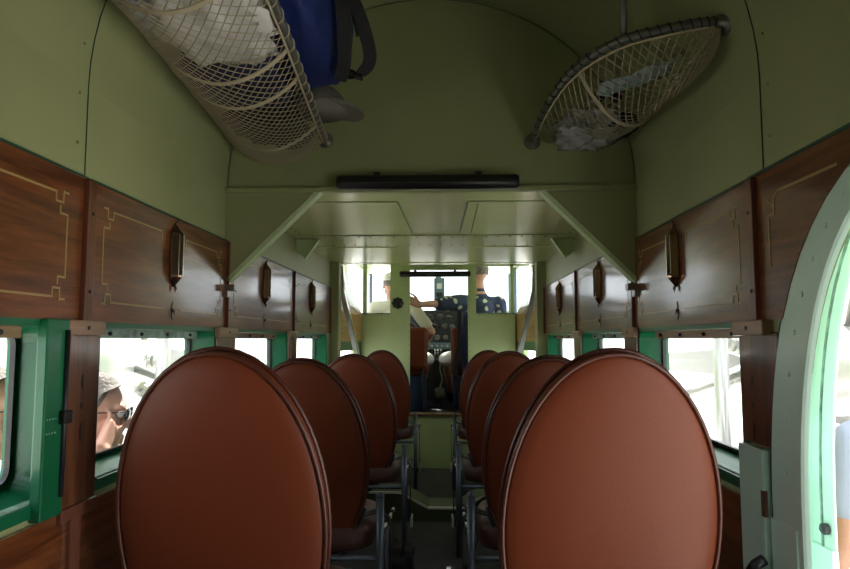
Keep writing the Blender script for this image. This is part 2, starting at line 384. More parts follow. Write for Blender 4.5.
# ------------------------------------------------------------------ wood panels
PZ0, PZ1 = 1.182, 1.518
def inlay(mb, s, y0, y1, z0, z1, x, w=.0075, gap=None):
    def bar(ya, za, yb, zb):
        mb.box((x, min(ya, yb)-w/2, min(za, zb)-w/2), (x - s*.0012, max(ya, yb)+w/2, max(za, zb)+w/2))
    k = .045
    if gap: bar(y0+k, z1, gap-.09, z1); bar(gap+.09, z1, y1-k, z1); bar(gap-.09, z1, gap-.09, z1-.03); bar(gap+.09, z1, gap+.09, z1-.03)
    else: bar(y0+k, z1, y1-k, z1)
    if gap: bar(y0+k, z0, gap-.06, z0); bar(gap+.06, z0, y1-k, z0)
    else: bar(y0+k, z0, y1-k, z0)
    bar(y0, z0+k, y0, z1-k); bar(y1, z0+k, y1, z1-k)
    for yy, dy in ((y0, 1), (y1, -1)):
        for zz, dz in ((z0, 1), (z1, -1)):
            bar(yy+dy*k, zz, yy+dy*k, zz+dz*.02); bar(yy+dy*k, zz+dz*.02, yy+dy*.018, zz+dz*.02); bar(yy+dy*.018, zz+dz*.02, yy+dy*.018, zz-dz*.006)
            bar(yy+dy*.018, zz-dz*.004, yy, zz-dz*.004); bar(yy, zz+dz*k, yy+dy*.028, zz+dz*k); bar(yy+dy*.028, zz+dz*k, yy+dy*.028, zz+dz*.03)
SC = {-1: [1.99, 3.01, 4.06], 1: [2.05, 3.07, 4.12]}
def panel(s, y0, y1, label, poly=None, sc=None, battend=True, m=WOOD):
    r = empty('wood_panel', (s*WX, (y0+y1)/2, PZ0), label, 'wall panel', 'wood panels above the cabin windows')
    x = s*(WX-.012)
    if poly: MB().prism([(s*(WX-.001), y, z) for y, z in poly], (-s*.011, 0, 0)).build('board', m, r)
    else: MB().box((s*(WX-.001), y0, PZ0), (x, y1, PZ1)).build('board', m, r)
    if not poly:
        q = MB(); inlay(q, s, y0+.07, y1-.075, PZ0+.05, PZ1-.055, x, w=.0048, gap=sc); q.build('inlay_line', INLAY, r)
        MB().box((s*(WX-.001), y0+.0, PZ1), (s*(WX-.016), y1+.0, PZ1+.005)).build('top_edging', TRIMG, r)
    if battend:
        b = MB().box((s*(WX-.001), y1-.004, PZ0), (s*(WX-.020), y1+.034, PZ1)).build('batten', WOODV, r, bevel=.003)
        MB().box((s*(WX-.001), y1-.012, PZ0), (s*(WX-.024), y1-.002, PZ1)).build('ridge', BATT, b, bevel=.002)
        for z in (PZ0+.07, PZ1-.08): MB().lathe([(.0045, -.001), (.0045, .0015), (.001, .002)], (s*(WX-.021), y1+.016, z), 'x', 8).build('screw', DARK, b)
    return r
panel(-1, -1.0, .45, 'varnished wood panel at the extreme rear of the left wall')
panel(-1, .46, 1.49, 'varnished reddish wood panel over the nearest left window', sc=None)
panel(-1, 1.50, 2.49, 'varnished wood panel over the second left window, between batten and green gusset', sc=1.99)
panel(-1, 2.50, 3.60, 'varnished wood panel over the third left window, just past the left gusset', sc=3.01)
panel(-1, 3.61, 4.74, 'lighter varnished wood panel over the farthest left window', sc=4.06, m=WOOD)
panel(1, 1.54, 2.52, 'varnished wood panel over the nearest right window, beside the right gusset', sc=2.05)
panel(1, 2.53, 3.62, 'varnished wood panel over the middle right window', sc=3.07)
panel(1, 3.63, 4.78, 'honey toned wood panel over the farthest right window', sc=4.12, m=WOOD)
# near right panel, cut by the arch
ar = [(p.y, p.z) for p in arch(.65, .81, 0) if p.z > PZ0 and p.y >= .9]
ar = sorted(ar, key=lambda q: q[1])
ar = [q for q in ar if q[1] < PZ1]
poly = [(1.525, PZ0), (1.525, PZ1)] + [(ar[-1][0], PZ1)] + ar[::-1] + [(ar[0][0]+.005, PZ0)]
r = panel(1, .95, 1.525, 'dark varnished wood panel corner above the mint doorway arch', poly=poly)
q = MB(); x = WX-.012
def bar(a, b, w=.0055):
    d = Vector((0, b[0]-a[0], b[1]-a[1])).normalized(); nn = Vector((0, -d.z, d.y))*w/2
    A_ = Vector((x, *a)); B_ = Vector((x, *b)); q.prism([A_+nn, B_+nn, B_-nn, A_-nn], (-.0012, 0, 0))
bar((1.46, 1.30), (1.46, 1.415)); bar((1.46, 1.415), (1.435, 1.415)); bar((1.435, 1.415), (1.435, 1.45)); bar((1.46, 1.45), (1.435, 1.43)); bar((1.415, 1.463), (1.2, 1.463)); bar((1.435, 1.45), (1.415, 1.463))
q.build('inlay_line', INLAY, r)
MB().box((WX-.001, .4, PZ1), (WX-.016, 1.545, PZ1+.007)).build('top_edging', TRIMG, r)
# posts between the windows
def post(s, y0, y1, label, ZB=ZB, dy=0, th=.016):
    r = empty('window_post', (s*WX, (y0+y1)/2, ZB-.03), label, 'post', 'wooden posts between the cabin windows')
    MB().box((s*(WX+.0), y0-dy, ZB-.03), (s*(WX-.009 if dy else WX-.016), y1, 1.155)).build('board', WOODV, r, bevel=.002)
    c = MB().box((s*(WX-.0), y0-.004, 1.148), (s*(WX-.026), y1+.004, 1.184)).build('cap_block', CAPW, r, bevel=.003, label='paler wood block with one screw')
    MB().lathe([(.005, -.001), (.005, .001), (.001, .002)], (s*(WX-.027), (y0+y1)/2, 1.166), 'x', 8).build('screw', DARK, c)
    f = MB()
    for z, l in ((1.04, .018), (.985, .008), (.925, .022)): f.prism([(s*(WX-.0165), (y0+y1)/2, z-l), (s*(WX-.0165), (y0+y1)/2+.006, z), (s*(WX-.0165), (y0+y1)/2, z+l), (s*(WX-.0165), (y0+y1)/2-.006, z)], (-s*.001, 0, 0))
    for n_ in range(3): q_ = MB(); q_.add(f.v[n_*8:n_*8+8], [(3,2,1,0),(4,5,6,7),(0,1,5,4),(1,2,6,5),(2,3,7,6),(3,0,4,7)]); q_.build('inlay_mark', DARK, r)
    if not dy: MB().box((s*(WX-.0), y0-.0, ZB-.055), (s*(WX-.024), y1+.0, ZB-.025)).build('foot_rail', BATT, r, bevel=.003)
post(-1, 1.425, 1.572, 'wide wooden post between the first two left windows'); post(-1, 2.39, 2.595, 'wooden post below the left gusset bracket'); post(-1, 3.485, 3.675, 'narrow looking wooden post between the third and farthest left windows')
post(1, 1.49, 1.635, 'wooden post between the mint doorway frame and nearest right window', ZB=.925, dy=.035); post(1, 2.495, 2.655, 'wooden post below the right gusset bracket'); post(1, 3.515, 3.695, 'wooden post between the middle and farthest right windows')
# dado
for s in (-1, 1):
    y0 = -1.0 if s < 0 else 1.56
    t = MB().box((s*WX, y0, .02), (s*(WX-.012), 4.8, ZB-.035)).build('trim_%d' % (1 if s < 0 else 2), WOOD, kind='structure', label='varnished wood dado along the %s wall below the windows' % ('left' if s < 0 else 'right'))
    b = MB()
    for y in (1.49, 2.49, 3.6): b.box((s*(WX-.012), y-.02+.1*(s > 0), .02), (s*(WX-.022), y+.02+.1*(s > 0), ZB-.035))
    b.build('batten', BATT, t, bevel=.003)
# wall lamps
def sconce():
    r = empty('wall_lamp', (0,0,0)); s = 1        # local: on plane x=0, projecting -x
    MB().prism([(0,-.036,.035),(0,0,.0),(0,.036,.035),(0,.036,.165),(0,0,.20),(0,-.036,.165)], (-.006,0,0)).build('back_plate', BRONZE, r, bevel=.001)
    m = MB(); L = []
    for z, k in ((.002, .05), (.03, .95), (.036, 1), (.162, 1), (.168, .92), (.196, .05)):
        L.append([Vector((-.006, -.030*k, z)), Vector((-.030*k-.006, -.018*k, z)), Vector((-.040*k-.006, 0, z)), Vector((-.030*k-.006, .018*k, z)), Vector((-.006, .030*k, z))])
    m.loft(L).build('lamp_body', BRONZE, r)
    f = MB()
    for y, xx in ((-.018, -.037), (.018, -.037), (0, -.047)): f.tube([(xx, y, .034), (xx, y, .164)], .002, 6)
    f.build('edge_rib', CHROME, r)
    MB().ball((-.012, 0, .203), .006).tube([(-.012,0,.19),(-.012,0,.215)], [.004,.001], 6).build('top_finial', BRONZE, r, smooth=True)
    MB().ball((-.012, 0, -.004), .007).tube([(-.012,0,.004),(-.012,0,-.018)], [.005,.001], 6).build('bottom_finial', BRONZE, r, smooth=True)
    return r
def latch():
    r = empty('panel_latch', (0,0,0))
    MB().prism([(0,0,-.028),(0,.007,-.014),(0,.004,0),(0,.007,.012),(0,0,.03),(0,-.007,.012),(0,-.004,0),(0,-.007,-.014)], (-.003,0,0)).build('key_plate', BRASS, r)
    MB().ball((-.006,0,0), .006).tube([(-.008,0,0),(-.012,0,-.012)], .002, 6).build('turn_key', DARK, r, smooth=True)
    return r
s0 = sconce(); l0 = latch(); first = True
ordn = ['nearest', 'middle', 'farthest']
for s in (-1, 1):
    for i, y in enumerate(SC[s]):
        o = s0 if first else copy_tree(s0); k = l0 if first else copy_tree(l0); first = False
        side = 'left' if s < 0 else 'right'
        for q_, z in ((o, 1.302), (k, 1.228)):
            q_.location = (s*(WX-.0125), y, z); q_.rotation_euler = (0, 0, 0 if s > 0 else math.pi); q_.scale = (.62, .92, 1)
        tag(o, '%s of the three slim hexagonal bronze wall lamps on the %s wood panels' % (ordn[i], side), 'wall lamp', 'bronze wall lamps')
        tag(k, 'tiny brass latch plate below the %s bronze lamp on the %s wall' % (ordn[i], side), 'latch', 'brass panel latches')

# ------------------------------------------------------------------ frame at the end of the low ceiling and the front section
for s in (-1, 1):
    side = 'left' if s < 0 else 'right'
    p = box('frame_post', (s*.80, 4.80, 0), (s*.735, 4.92, 1.715), PAINT, bevel=.004, label='pale green upright frame post at the front end of the %s wall' % side, cat='post', group='front frame posts')
    t = empty('brace_strut', (s*.7, 4.93, .5), 'bare metal bent brace strut leaning beside the %s front post' % side, 'strut', 'front brace struts')
    f = MB(); a = [Vector((s*.745, 4.95, 1.70)), Vector((s*.735, 4.95, 1.50)), Vector((s*.60, 4.95, .95)), Vector((s*.50, 4.95, .55)), Vector((s*.46, 4.95, .02))]
    f.ribbon(a, .035, .05, (1, 0, 0)); f.build('channel', ALU, t, bevel=.003)
    f = MB(); f.ribbon([q_ + Vector((-s*.019, 0, 0)) for q_ in a], .005, .056, (1,0,0)); f.build('edge_strip', CHROME, t, label='brighter polished edge')
# tapering front side walls (ruled from a straight edge to the curved end at the bulkhead)
BY = 5.85
def endx(z):
    return .70 if z < 1.36 else .70 + .13*math.sin(min(1, (z-1.36)/.42)*math.pi/2)
def frontwall(s, za, zb, mt, name, parent=None, off=0, y0=4.92, y1=BY, **k):
    zs = [lerp(za, zb, i/14) for i in range(15)]
    def X(y, z):
        t = (y-4.9)/(BY-4.9); return s*(lerp(.80, endx(z), t) - off)
    ya = [lerp(y0, y1, i/6) for i in range(7)]
    inner = [[Vector((X(y, z), y, z)) for z in zs] for y in ya]; outer = [[p_ + Vector((s*.012, 0, 0)) for p_ in r_] for r_ in inner]
    m = MB(); loops = [inner[i] + outer[i][::-1] for i in range(7)]
    m.loft(loops); return m.build(name, mt, parent, **k)
for s in (-1, 1):
    side = 'left' if s < 0 else 'right'
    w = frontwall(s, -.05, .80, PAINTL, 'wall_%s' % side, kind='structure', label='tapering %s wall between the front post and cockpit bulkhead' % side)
    frontwall(s, 1.17, 1.86, CEILP, 'upper_skin', w)
    frontwall(s, .80, 1.17, GREEN, 'added_opening_frame', w, y0=4.92, y1=4.98); frontwall(s, .80, 1.17, GREEN, 'added_opening_frame', w, y0=5.75, y1=5.85); frontwall(s, 1.045, 1.17, GREEN, 'added_opening_head', w, y0=4.98, y1=5.75)  # opening below the green head is unseen, added to light the bulkhead
    frontwall(s, 1.12, 1.42, WOODY, 'wood_facing', w, off=.006)
    frontwall(s, .79, .84, GREEN, 'added_opening_sill', w)
box('ceiling', (-.86, 4.95, 1.86), (.86, 5.9, 1.88), CEILP, kind='structure', label='short raised ceiling strip behind the cockpit bulkhead')
box('ceiling_step', (-.86, 4.95, 1.715), (.86, 4.965, 1.87), PAINTL, bpy.data.objects['ceiling.001'])
# spar fairing across the floor
sp = empty('spar_fairing', (0, 4.17, 0), 'raised dark green spar cover crossing the aisle floor with metal edging', 'floor beam')
prof = [(-.79, 0), (-.79, .17), (-.23, .17), (-.05, .075), (.155, .075), (.33, .17), (.79, .17), (.79, 0)]
MB().prism([(x, 4.17, z) for x, z in prof], (0, .30, 0)).build('cover', mat('dark_green_cover', (.10, .13, .06), .5), sp)
e = MB(); e.ribbon([(x, 4.175, z+.004) for x, z in prof[1:-1]], .012, .012, (0,1,0)); e.build('edge_trim', BRIGHT, sp)
box('tread_plate', (-.05, 4.165, .075), (.155, 4.21, .083), BRIGHT, sp, bevel=.002, label='bright metal strip across the aisle')

# bulkhead
m = MB()
def slab(x0, x1, z0, z1): m.box((x0, BY, z0), (x1, BY+.03, z1))
DX = .262; ZD = .47
slab(-.84, .84, -.05, ZD); slab(-.71, -DX, ZD, 1.372); slab(DX, .69, ZD, 1.372)
slab(-.44, -DX, 1.372, 1.87); slab(DX, .335, 1.372, 1.87); slab(-DX, DX, 1.765, 1.87)
slab(-.69, -.655, 1.372, 1.87); slab(.645, .675, 1.372, 1.87)
slab(-.82, -.44, 1.835, 1.87); slab(.335, .82, 1.80, 1.87)
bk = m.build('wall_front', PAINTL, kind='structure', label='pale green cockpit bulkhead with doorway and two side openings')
box('opening_sill', (-.70, BY-.008, 1.362), (-.44, BY+.036, 1.374), SILLW, bk); box('opening_sill', (.335, BY-.008, 1.362), (.69, BY+.036, 1.374), SILLW, bk)
box('edge_moulding', (-.715, BY-.014, .1), (-.70, BY+.0, 1.37), BATT, bk); box('edge_moulding', (.685, BY-.014, .1), (.70, BY+.0, 1.37), BATT, bk)
box('door_threshold', (-.28, BY-.03, ZD-.012), (.28, BY+.05, ZD+.012), mat('worn_step', (.28, .17, .09), .5, var=.3, vscale=20), bk, bevel=.003)
rv = MB()
for i in range(20):
    for x in (-DX-.012, DX+.012): rv.ball((x, BY-.001, .55+i*.06), .004, 6, 4)
for i in range(8): rv.ball((-.66+i*.028, BY-.001, 1.35), .004, 6, 4); rv.ball((.36+i*.04, BY-.001, 1.35), .004, 6, 4)
rv.build('rivets', BRASS, bk)
vt = empty('round_vent', (-.372, BY-.03, 1.46), 'round black scalloped vent knob on the bulkhead left of the cockpit door', 'vent')
mm = MB(); L = []
for r_, h in ((.045, 0), (.052, -.01), (.046, -.024), (.02, -.03), (.002, -.03)):
    L.append([Vector((-.372 + r_*(1+.08*math.cos(8*a))*math.cos(a), BY+h, 1.463 + r_*(1+.08*math.cos(8*a))*math.sin(a))) for a in [2*math.pi*i/48 for i in range(48)]])
mm.loft(L).build('dial', BLACK, vt, smooth=True)
MB().box((-.376, BY-.045, 1.43), (-.368, BY-.028, 1.497)).build('grip', DARK, vt, bevel=.002)
# rolled black curtains
def roll(name, x0, x1, y, z, r_, label):
    t = empty(name, ((x0+x1)/2, y, z), label, 'blind')
    prof = [(.002, 0), (r_*.8, 0), (r_, .012), (r_, x1-x0-.012), (r_*.8, x1-x0), (.002, x1-x0)]
    mm = MB().lathe(prof, (x0, y, z), 'x', 20); mm.build('roll', BLACK, t, smooth=True)
    MB().box((x0+.02, y-r_-.003, z-r_*.3), (x1-.02, y-r_+.004, z-r_*.3+.004)).build('flap', DARK, t)
    for k in (.22, .78):
        xx = lerp(x0, x1, k); MB().box((xx-.012, y-.004, z+r_*.9), (xx+.012, y+.022, z+r_+.012)).build('hook', DARK, t, bevel=.002)
    return t
roll('rolled_curtain', -.352, .342, FY-.06, 1.737, .028, 'long rolled black curtain hung under the green header')
roll('rolled_curtain', -.352, .285, BY-.05, 1.722, .026, 'shorter rolled black curtain above the cockpit doorway')

# ------------------------------------------------------------------ mint doorway
d = MB()
prof = [(.802, .66, .82), (.794, .66, .82), (.790, .655, .815), (.790, .535, .77), (.794, .53, .765), (.80, .525, .76), (.806, .645, .81), (.862, .645, .87), (.868, .64, .87), (.870, .57, .84), (.873, .565, .835), (.878, .567, .837), (.880, .72, .97), (.875, .72, .97)]
d.loft([arch(h_, r_, x_, 36) for x_, h_, r_ in prof], closed=False)
dr = d.build('door_1', MINT, kind='structure', smooth=False, label='pale mint arched doorway frame in the right wall, open to outside')
e = MB(); e.tube(arch(.662, .822, .795, 36), .004, 6); e.build('edge_paint', TRIMG, dr)
e = MB(); e.ribbon(arch(.603, .85, .868, 36), .003, .006, (1,0,0)); e.build('rubber_seal', SILLW, dr)
k = MB()
for i in range(1, 12):
    a = math.pi*i/24; k.lathe([(.006, 0), (.006, -.002), (.001, -.003)], (.790, DC + .595*math.cos(a)**.8, .7 + .79*math.sin(a)**.8), 'x', 8)
for z in (.1, .35, .6): k.lathe([(.006, 0), (.006, -.002), (.001, -.003)], (.790, DC+.595, z), 'x', 8)
k.build('rivets', MINT, dr)
MB().box((.80, 1.40, -.0), (.786, 1.51, .745)).build('lower_cover', MINT, dr, bevel=.003)
MB().box((.80, 1.512, .0), (.775, 1.632, .89)).build('side_plate', MINT, dr, bevel=.003)
MB().box((.784, 1.51, .742), (.774, 1.525, .80)).build('hinge', BATT, dr, bevel=.002)
MB().box((.862, 1.413, -.0), (.878, 1.49, .70)).build('outer_step', MINT, dr, bevel=.003)
k = MB().lathe([(.012, 0), (.012, -.01), (.006, -.014), (.001, -.014)], (.868, 1.435, .74), 'x', 10); k.build('stop_bolt', DARK, dr)
MB().tube([(.765, 1.50, .655), (.75, 1.51, .64), (.752, 1.54, .615)], .012, 8).build('door_catch', DARK, dr, smooth=True)

# ------------------------------------------------------------------ seats
def oval_loop(a, b, y, n=56): return [(a*math.cos(2*math.pi*i/n), y, b*math.sin(2*math.pi*i/n)) for i in range(n)]
def make_seat():
    r = empty('cabin_seat', (0,0,0))
    T = Matrix.Translation((0, 0, .688)) @ Matrix.Rotation(math.radians(11), 4, 'X')
    def tx(m): m.v = [T @ v_ for v_ in m.v]; return m
    a, b = .228, .380
    m = MB(); L = []
    for k, y in ((.02, -.020), (.35, -.0195), (.7, -.017), (.9, -.011), (.965, -.006), (.985, -.001), (1.0, .010), (1.0, .024), (.97, .040), (.9, .055), (.6, .075), (.02, .085)):
        L.append(oval_loop(a - (1-k)*a if k < .9 else a-(1-k)*.35, b - (1-k)*b if k < .9 else b-(1-k)*.35, y))
    # keep rings monotone near the rim
    tx(m.loft(L)).build('backrest', LEATH, r, smooth=True)
    tx(MB().tube(oval_loop(a-.001, b-.001, -.003), .0048, 8, closed=True)).build('piping', LEATHR, r, smooth=True, label='darker rolled edge')
    tx(MB().tube(oval_loop(a+.001, b+.001, .034), .0055, 8, closed=True)).build('front_piping', LEATHR, r, smooth=True)
    # tubular frame hugging the lower half
    arc = [((a+.012)*math.cos(t),   .012, (b+.012)*math.sin(t)) for t in [math.pi*1.14 + math.pi*.72*i/30 for i in range(31)]]
    tx(MB().tube(arc, .0065, 8)).build('back_hoop', TUBE, r, smooth=True)
    for s in (-1, 1):
        MB().tube([(s*.272, .01, .0), (s*.272, .01, .575)], .0145, 10).ball((s*.272, .01, .576), .0155, 10, 6).build('leg', TUBE, r, smooth=True)
        MB().tube([(s*.255, .43, .0), (s*.255, .42, .40)], .012, 10).build('leg', TUBE, r, smooth=True)
        f = MB().tube([(s*.272, .01, .36), (s*.262, .42, .36)], .01, 8); f.tube([(s*.272, .01, .06), (s*.257, .43, .06)], .008, 8); f.build('side_rail', TUBE, r, smooth=True)
    f = MB().tube([(-.272, .01, .36), (.272, .01, .36)], .011, 8).build('rear_crossbar', TUBE, r, smooth=True)
    MB().tube([(-.255, .42, .36), (.255, .42, .36)], .011, 8).build('front_crossbar', TUBE, r, smooth=True)
    # cushion
    m = MB(); L = []
    for z, k in ((.372, .9), (.378, .97), (.41, 1), (.445, .99), (.468, .93), (.478, .8), (.482, .4), (.483, .02)):
        lp = []
        for i in range(40):
            t = 2*math.pi*i/40; c_, s_ = math.cos(t), math.sin(t); e_ = .45
            lp.append((.245*k*math.copysign(abs(c_)**e_, c_), .235 + .215*k*math.copysign(abs(s_)**e_, s_), z))
        L.append(lp)
    m.loft(L).build('cushion', LEATHP, r, smooth=True, label='lighter worn seat cushion')
    # armrests
    for s in (-1, 1):
        pts = [(s*.272, .03, .455), (s*.287, .09, .458), (s*.290, .22, .452), (s*.290, .36, .442), (s*.287, .43, .42), (s*.262, .43, .37)]
        P_ = [Vector(p) for p in pts]; dense = []
        for i in range(len(P_)-1):
            for j in range(4):
                t = j/4; p0 = P_[max(i-1,0)]; p1 = P_[i]; p2 = P_[i+1]; p3 = P_[min(i+2, len(P_)-1)]
                dense.append(.5*((2*p1) + (p2-p0)*t + (2*p0-5*p1+4*p2-p3)*t*t + (3*p1-p0-3*p2+p3)*t**3))
        dense.append(P_[-1])
        am = MB().tube(dense, .0065, 8).build('side_bar', BRIGHT, r, smooth=True, label='metal bar along the cushion, pale colour painted for its glints')  # pale bar stands in for bright glints along the cushion edge
        for k in (4, 9, 13): MB().tube(dense[k:k+2], .011, 8).build('strap_loop', BLKF, am)
    # lap belts
    for s in (1,):
        MB().ribbon([(s*.20, .10, .485), (s*.262, .12, .50), (s*.296, .14, .46), (s*.300, .15, .36), (s*.296, .17, .24), (s*.300, .20, .15)], .045, .004, (0,1,0)).build('belt_strap', BLKF, r)
        MB().obox((s*.302, .20, .135), (.014, .05, .06), Matrix.Rotation(.2, 3, 'X')).build('belt_buckle', BRIGHT, r, bevel=.004)
    return r
proto = make_seat()
SEATS = [(-1, -.425, 1.49, 1.047, 1.04), (-1, -.455, 2.37, 1.0, 1.03), (-1, -.433, 3.50, .99, 1.0), (-1, -.43, 5.02, .985, .95),
         (1, .408, 1.49, 1.045, 1.05), (1, .432, 2.37, 1.01, 1.03), (1, .400, 3.50, 1.005, 1.0), (1, .385, 5.02, .985, .95)]
ord4 = ['nearest', 'second', 'third', 'frontmost']
for i, (s, x, y, sz, sxx) in enumerate(SEATS):
    o = proto if i == 0 else copy_tree(proto)
    o.location = (x, y, 0); o.scale = (-s*sxx, 1, sz); o.rotation_euler = (0, math.radians(1.5)*s if i % 4 == 0 else 0, 0)
    tag(o, '%s oval backed brown leather seat of the %s row' % (ord4[i % 4], 'left' if s < 0 else 'right'), 'seat', 'oval backed cabin seats along the aisle')

# black bag and belt heap on the floor
def lump(name, c, size, m, amp=.12, freq=6, seed=0, parent=None, power=.6, voxel=0, rot=None, **k):
    mb = MB(); L = []
    nu, nv = 36, 20
    for j in range(nv+1):
        ph = min(max(math.pi*j/nv, .03), math.pi-.03); lp = []
        for i in range(nu):
            a = 2*math.pi*i/nu
            def sg(v_, p_): return math.copysign(abs(v_)**p_, v_)
            q = Vector((sg(math.sin(ph), power)*sg(math.cos(a), power), sg(math.sin(ph), power)*sg(math.sin(a), power), sg(math.cos(ph), power)))
            f = 1 + amp*noise.noise(q*freq*.3 + Vector((seed, seed*2.1, 0))) + amp*.5*noise.noise(q*freq + Vector((seed, 0, 0)))
            q = Vector((q.x*size[0], q.y*size[1], q.z*size[2]))*f
            if rot is not None: q = rot @ q
            lp.append(Vector(c) + q)
        L.append(lp)
    return mb.loft(L).build(name, m, parent, smooth=True, **k)
fb = empty('floor_bag', (-.215, 3.10, 0), 'slouched black bag on the aisle floor beside the second left seat', 'bag')
lump('bag_body', (-.15, 3.05, .10), (.065, .12, .10), BLKF, .25, 7, 3, fb)
MB().tube([(-.14, 2.97, .17), (-.12, 3.0, .24), (-.12, 3.08, .25), (-.14, 3.13, .18)], .007, 8).build('handle', BLKF, fb, smooth=True)
MB().obox((-.098, 3.0, .13), (.006, .03, .04), Matrix.Rotation(.4, 3, 'X')).build('buckle', CHROME, fb, bevel=.002)
fb = empty('loose_belt', (.16, 3.25, 0), 'loose black belt end with metal buckle on floor right of the aisle', 'belt')
MB().ribbon([(.22, 3.3, .16), (.18, 3.28, .05), (.13, 3.26, .012), (.09, 3.24, .012)], .05, .005, (0,1,0)).build('webbing', BLKF, fb)
MB().box((.06, 3.205, .004), (.10, 3.275, .03)).build('buckle', DARK, fb, bevel=.004)
MB().box((.062, 3.215, .03), (.085, 3.265, .034)).build('clasp', CHROME, fb)

# ------------------------------------------------------------------ luggage racks
def cat(pts, k=6):
    P_ = [Vector(p) for p in pts]; o = []
    for i in range(len(P_)-1):
        for j in range(k):
            t = j/k; p0 = P_[max(i-1,0)]; p1 = P_[i]; p2 = P_[i+1]; p3 = P_[min(i+2, len(P_)-1)]
            o.append(.5*((2*p1) + (p2-p0)*t + (2*p0-5*p1+4*p2-p3)*t*t + (3*p1-p0-3*p2+p3)*t**3))
    o.append(P_[-1]); return o
def at(pts, t):
    t = min(max(t, 0), 1)*(len(pts)-1); i = min(int(t), len(pts)-2); return pts[i].lerp(pts[i+1], t-i)
def rack(name, loc, label, railp, wallp, sag, straps, nv, nu, endnet=True):
    r = empty(name, loc, label, 'luggage rack', 'net luggage racks')
    rail = cat(railp, 8); wallc = cat(wallp, 8)
    def Sf(u, v_):
        a = at(wallc, v_); b = at(rail, v_); p = a.lerp(b, u)
        sg = sag(v_)*(math.sin(math.pi*u)**.8 if 0 < u < 1 else 0)
        return p + Vector((0, 0, -sg))
    m = MB(); K = 10
    for i in range(-nu, nv+nu+1):
        for dr_ in (1, -1):
            seg = []
            for j in range(nu*2+1):
                u = j/(nu*2); vv = (i + dr_*u*nu)/nv if dr_ > 0 else (i + nu - u*nu - nu*0)/nv
                vv = (i + (u*nu if dr_ > 0 else -u*nu))/nv
                if 0 <= vv <= 1: seg.append(Sf(u, vv))
                else:
                    if len(seg) > 1: m.tube(seg, .0016, 3)
                    seg = []
            if len(seg) > 1: m.tube(seg, .0016, 3)
    m.build('net', NET, r)
    m = MB().tube(rail, .0125, 10); rl = m.build('rail', GREYM, r, smooth=True)
    hx = []
    for i in range(26*12+1):
        t = .02 + .96*i/312; p = at(rail, t); d = (at(rail, t+.01)-at(rail, t-.01)).normalized(); a = Vector((0,0,1)).cross(d).normalized(); b_ = d.cross(a)
        hx.append(p + .0132*(math.cos(2*math.pi*i/12)*a + math.sin(2*math.pi*i/12)*b_))
    MB().tube(hx, .0022, 5).build('cord_wrap', CORD if loc[0] < 0 else DARK, rl)
    m = MB().tube([Sf(0, i/40) for i in range(41)], .006, 6); m.tube([Sf(.985, i/40) - Vector((0,0,.006)) for i in range(41)], .0035, 6); m.build('border_cord', CORD, r, smooth=True)
    for t in straps:
        MB().ribbon([Sf(i/24, t) - Vector((0,0,.003)) for i in range(25)], .016, .004, (0,1,0)).build('strap', CORD, r)
    # closing net at the front end
    if endnet:
        m = MB()
        for i in range(nu+1):
            for dr_ in (1, -1):
                a = Sf(i/nu, 1); u2 = i/nu + dr_*.18; 
                b = at(wallc, 1).lerp(at(rail, 1), min(max(u2, 0), 1))
                m.tube([a, b], .0014, 3)
        m.build('end_net', NET, r)
    return r, Sf, rail
def flange(par, c, axis):
    MB().lathe([(.002, 0), (.034, 0), (.036, .006), (.03, .010), (.018, .016), (.016, .035), (.002, .036)] if axis != 'y' else [(.002, 0), (.03, 0), (.032, -.006), (.026, -.010), (.016, -.014), (.014, -.035), (.002, -.036)], c, axis if axis == 'y' else 'x', 20).build('wall_flange', GREYM, par, smooth=True)
railL = [(-.33, .75, 1.96), (-.335, 1.1, 1.95), (-.345, 1.5, 1.935), (-.37, 1.9, 1.925), (-.395, 2.25, 1.92), (-.41, 2.475, 1.922)]
wallL = [(-(.8*math.sqrt(1-((z-1.75)/.75)**2)-.008), y, z) for y, z in ((.75, 1.99), (1.1, 1.985), (1.5, 1.98), (1.9, 1.955), (2.25, 1.93), (2.45, 1.908))]
R1, SL, rl = rack('luggage_rack', (-.55, 1.6, 1.9), 'long net luggage rack full of bags along the upper left wall', railL, wallL, lambda v_: .15 - .055*v_, (.10, .30, .485, .575, .81), 50, 15, endnet=False)
flange(R1, (-.41, FY-.001, 1.922), 'y')
railR = [(.765, 1.612, 1.945), (.71, 1.62, 1.946), (.62, 1.655, 1.945), (.53, 1.70, 1.938), (.455, 1.80, 1.925), (.418, 1.95, 1.918), (.400, 2.2, 1.91), (.402, 2.475, 1.906)]
def vx(z): return .8*math.sqrt(1-((z-1.75)/.75)**2) - .008
wallR = [(vx(z), y, z) for y, z in ((1.622, 1.94), (1.67, 1.938), (1.76, 1.934), (1.88, 1.93), (2.02, 1.922), (2.15, 1.916), (2.30, 1.908), (2.46, 1.90))]
R2, SR, rr_ = rack('luggage_rack', (.6, 2.1, 1.9), 'short net luggage rack with curved rail in the upper right corner', railR, wallR, lambda v_: .02 + .12*math.sin(math.pi*min(1, v_*1.02)**.9)**.7 if v_ < .97 else .02, (.60,), 30, 13, endnet=False)
fl = MB().lathe([(.002, .0), (.034, 0), (.036, -.006), (.03, -.010), (.018, -.016), (.016, -.03), (.002, -.03)], (.785, 1.610, 1.945), 'x', 20).build('wall_flange', GREYM, R2, smooth=True)
flange(R2, (.402, FY-.001, 1.906), 'y')
MB().tube([(.545, 1.70, 1.948), (.545, 1.70, 2.30)], .009, 10).build('hanger_rod', GREYM, R2, smooth=True)

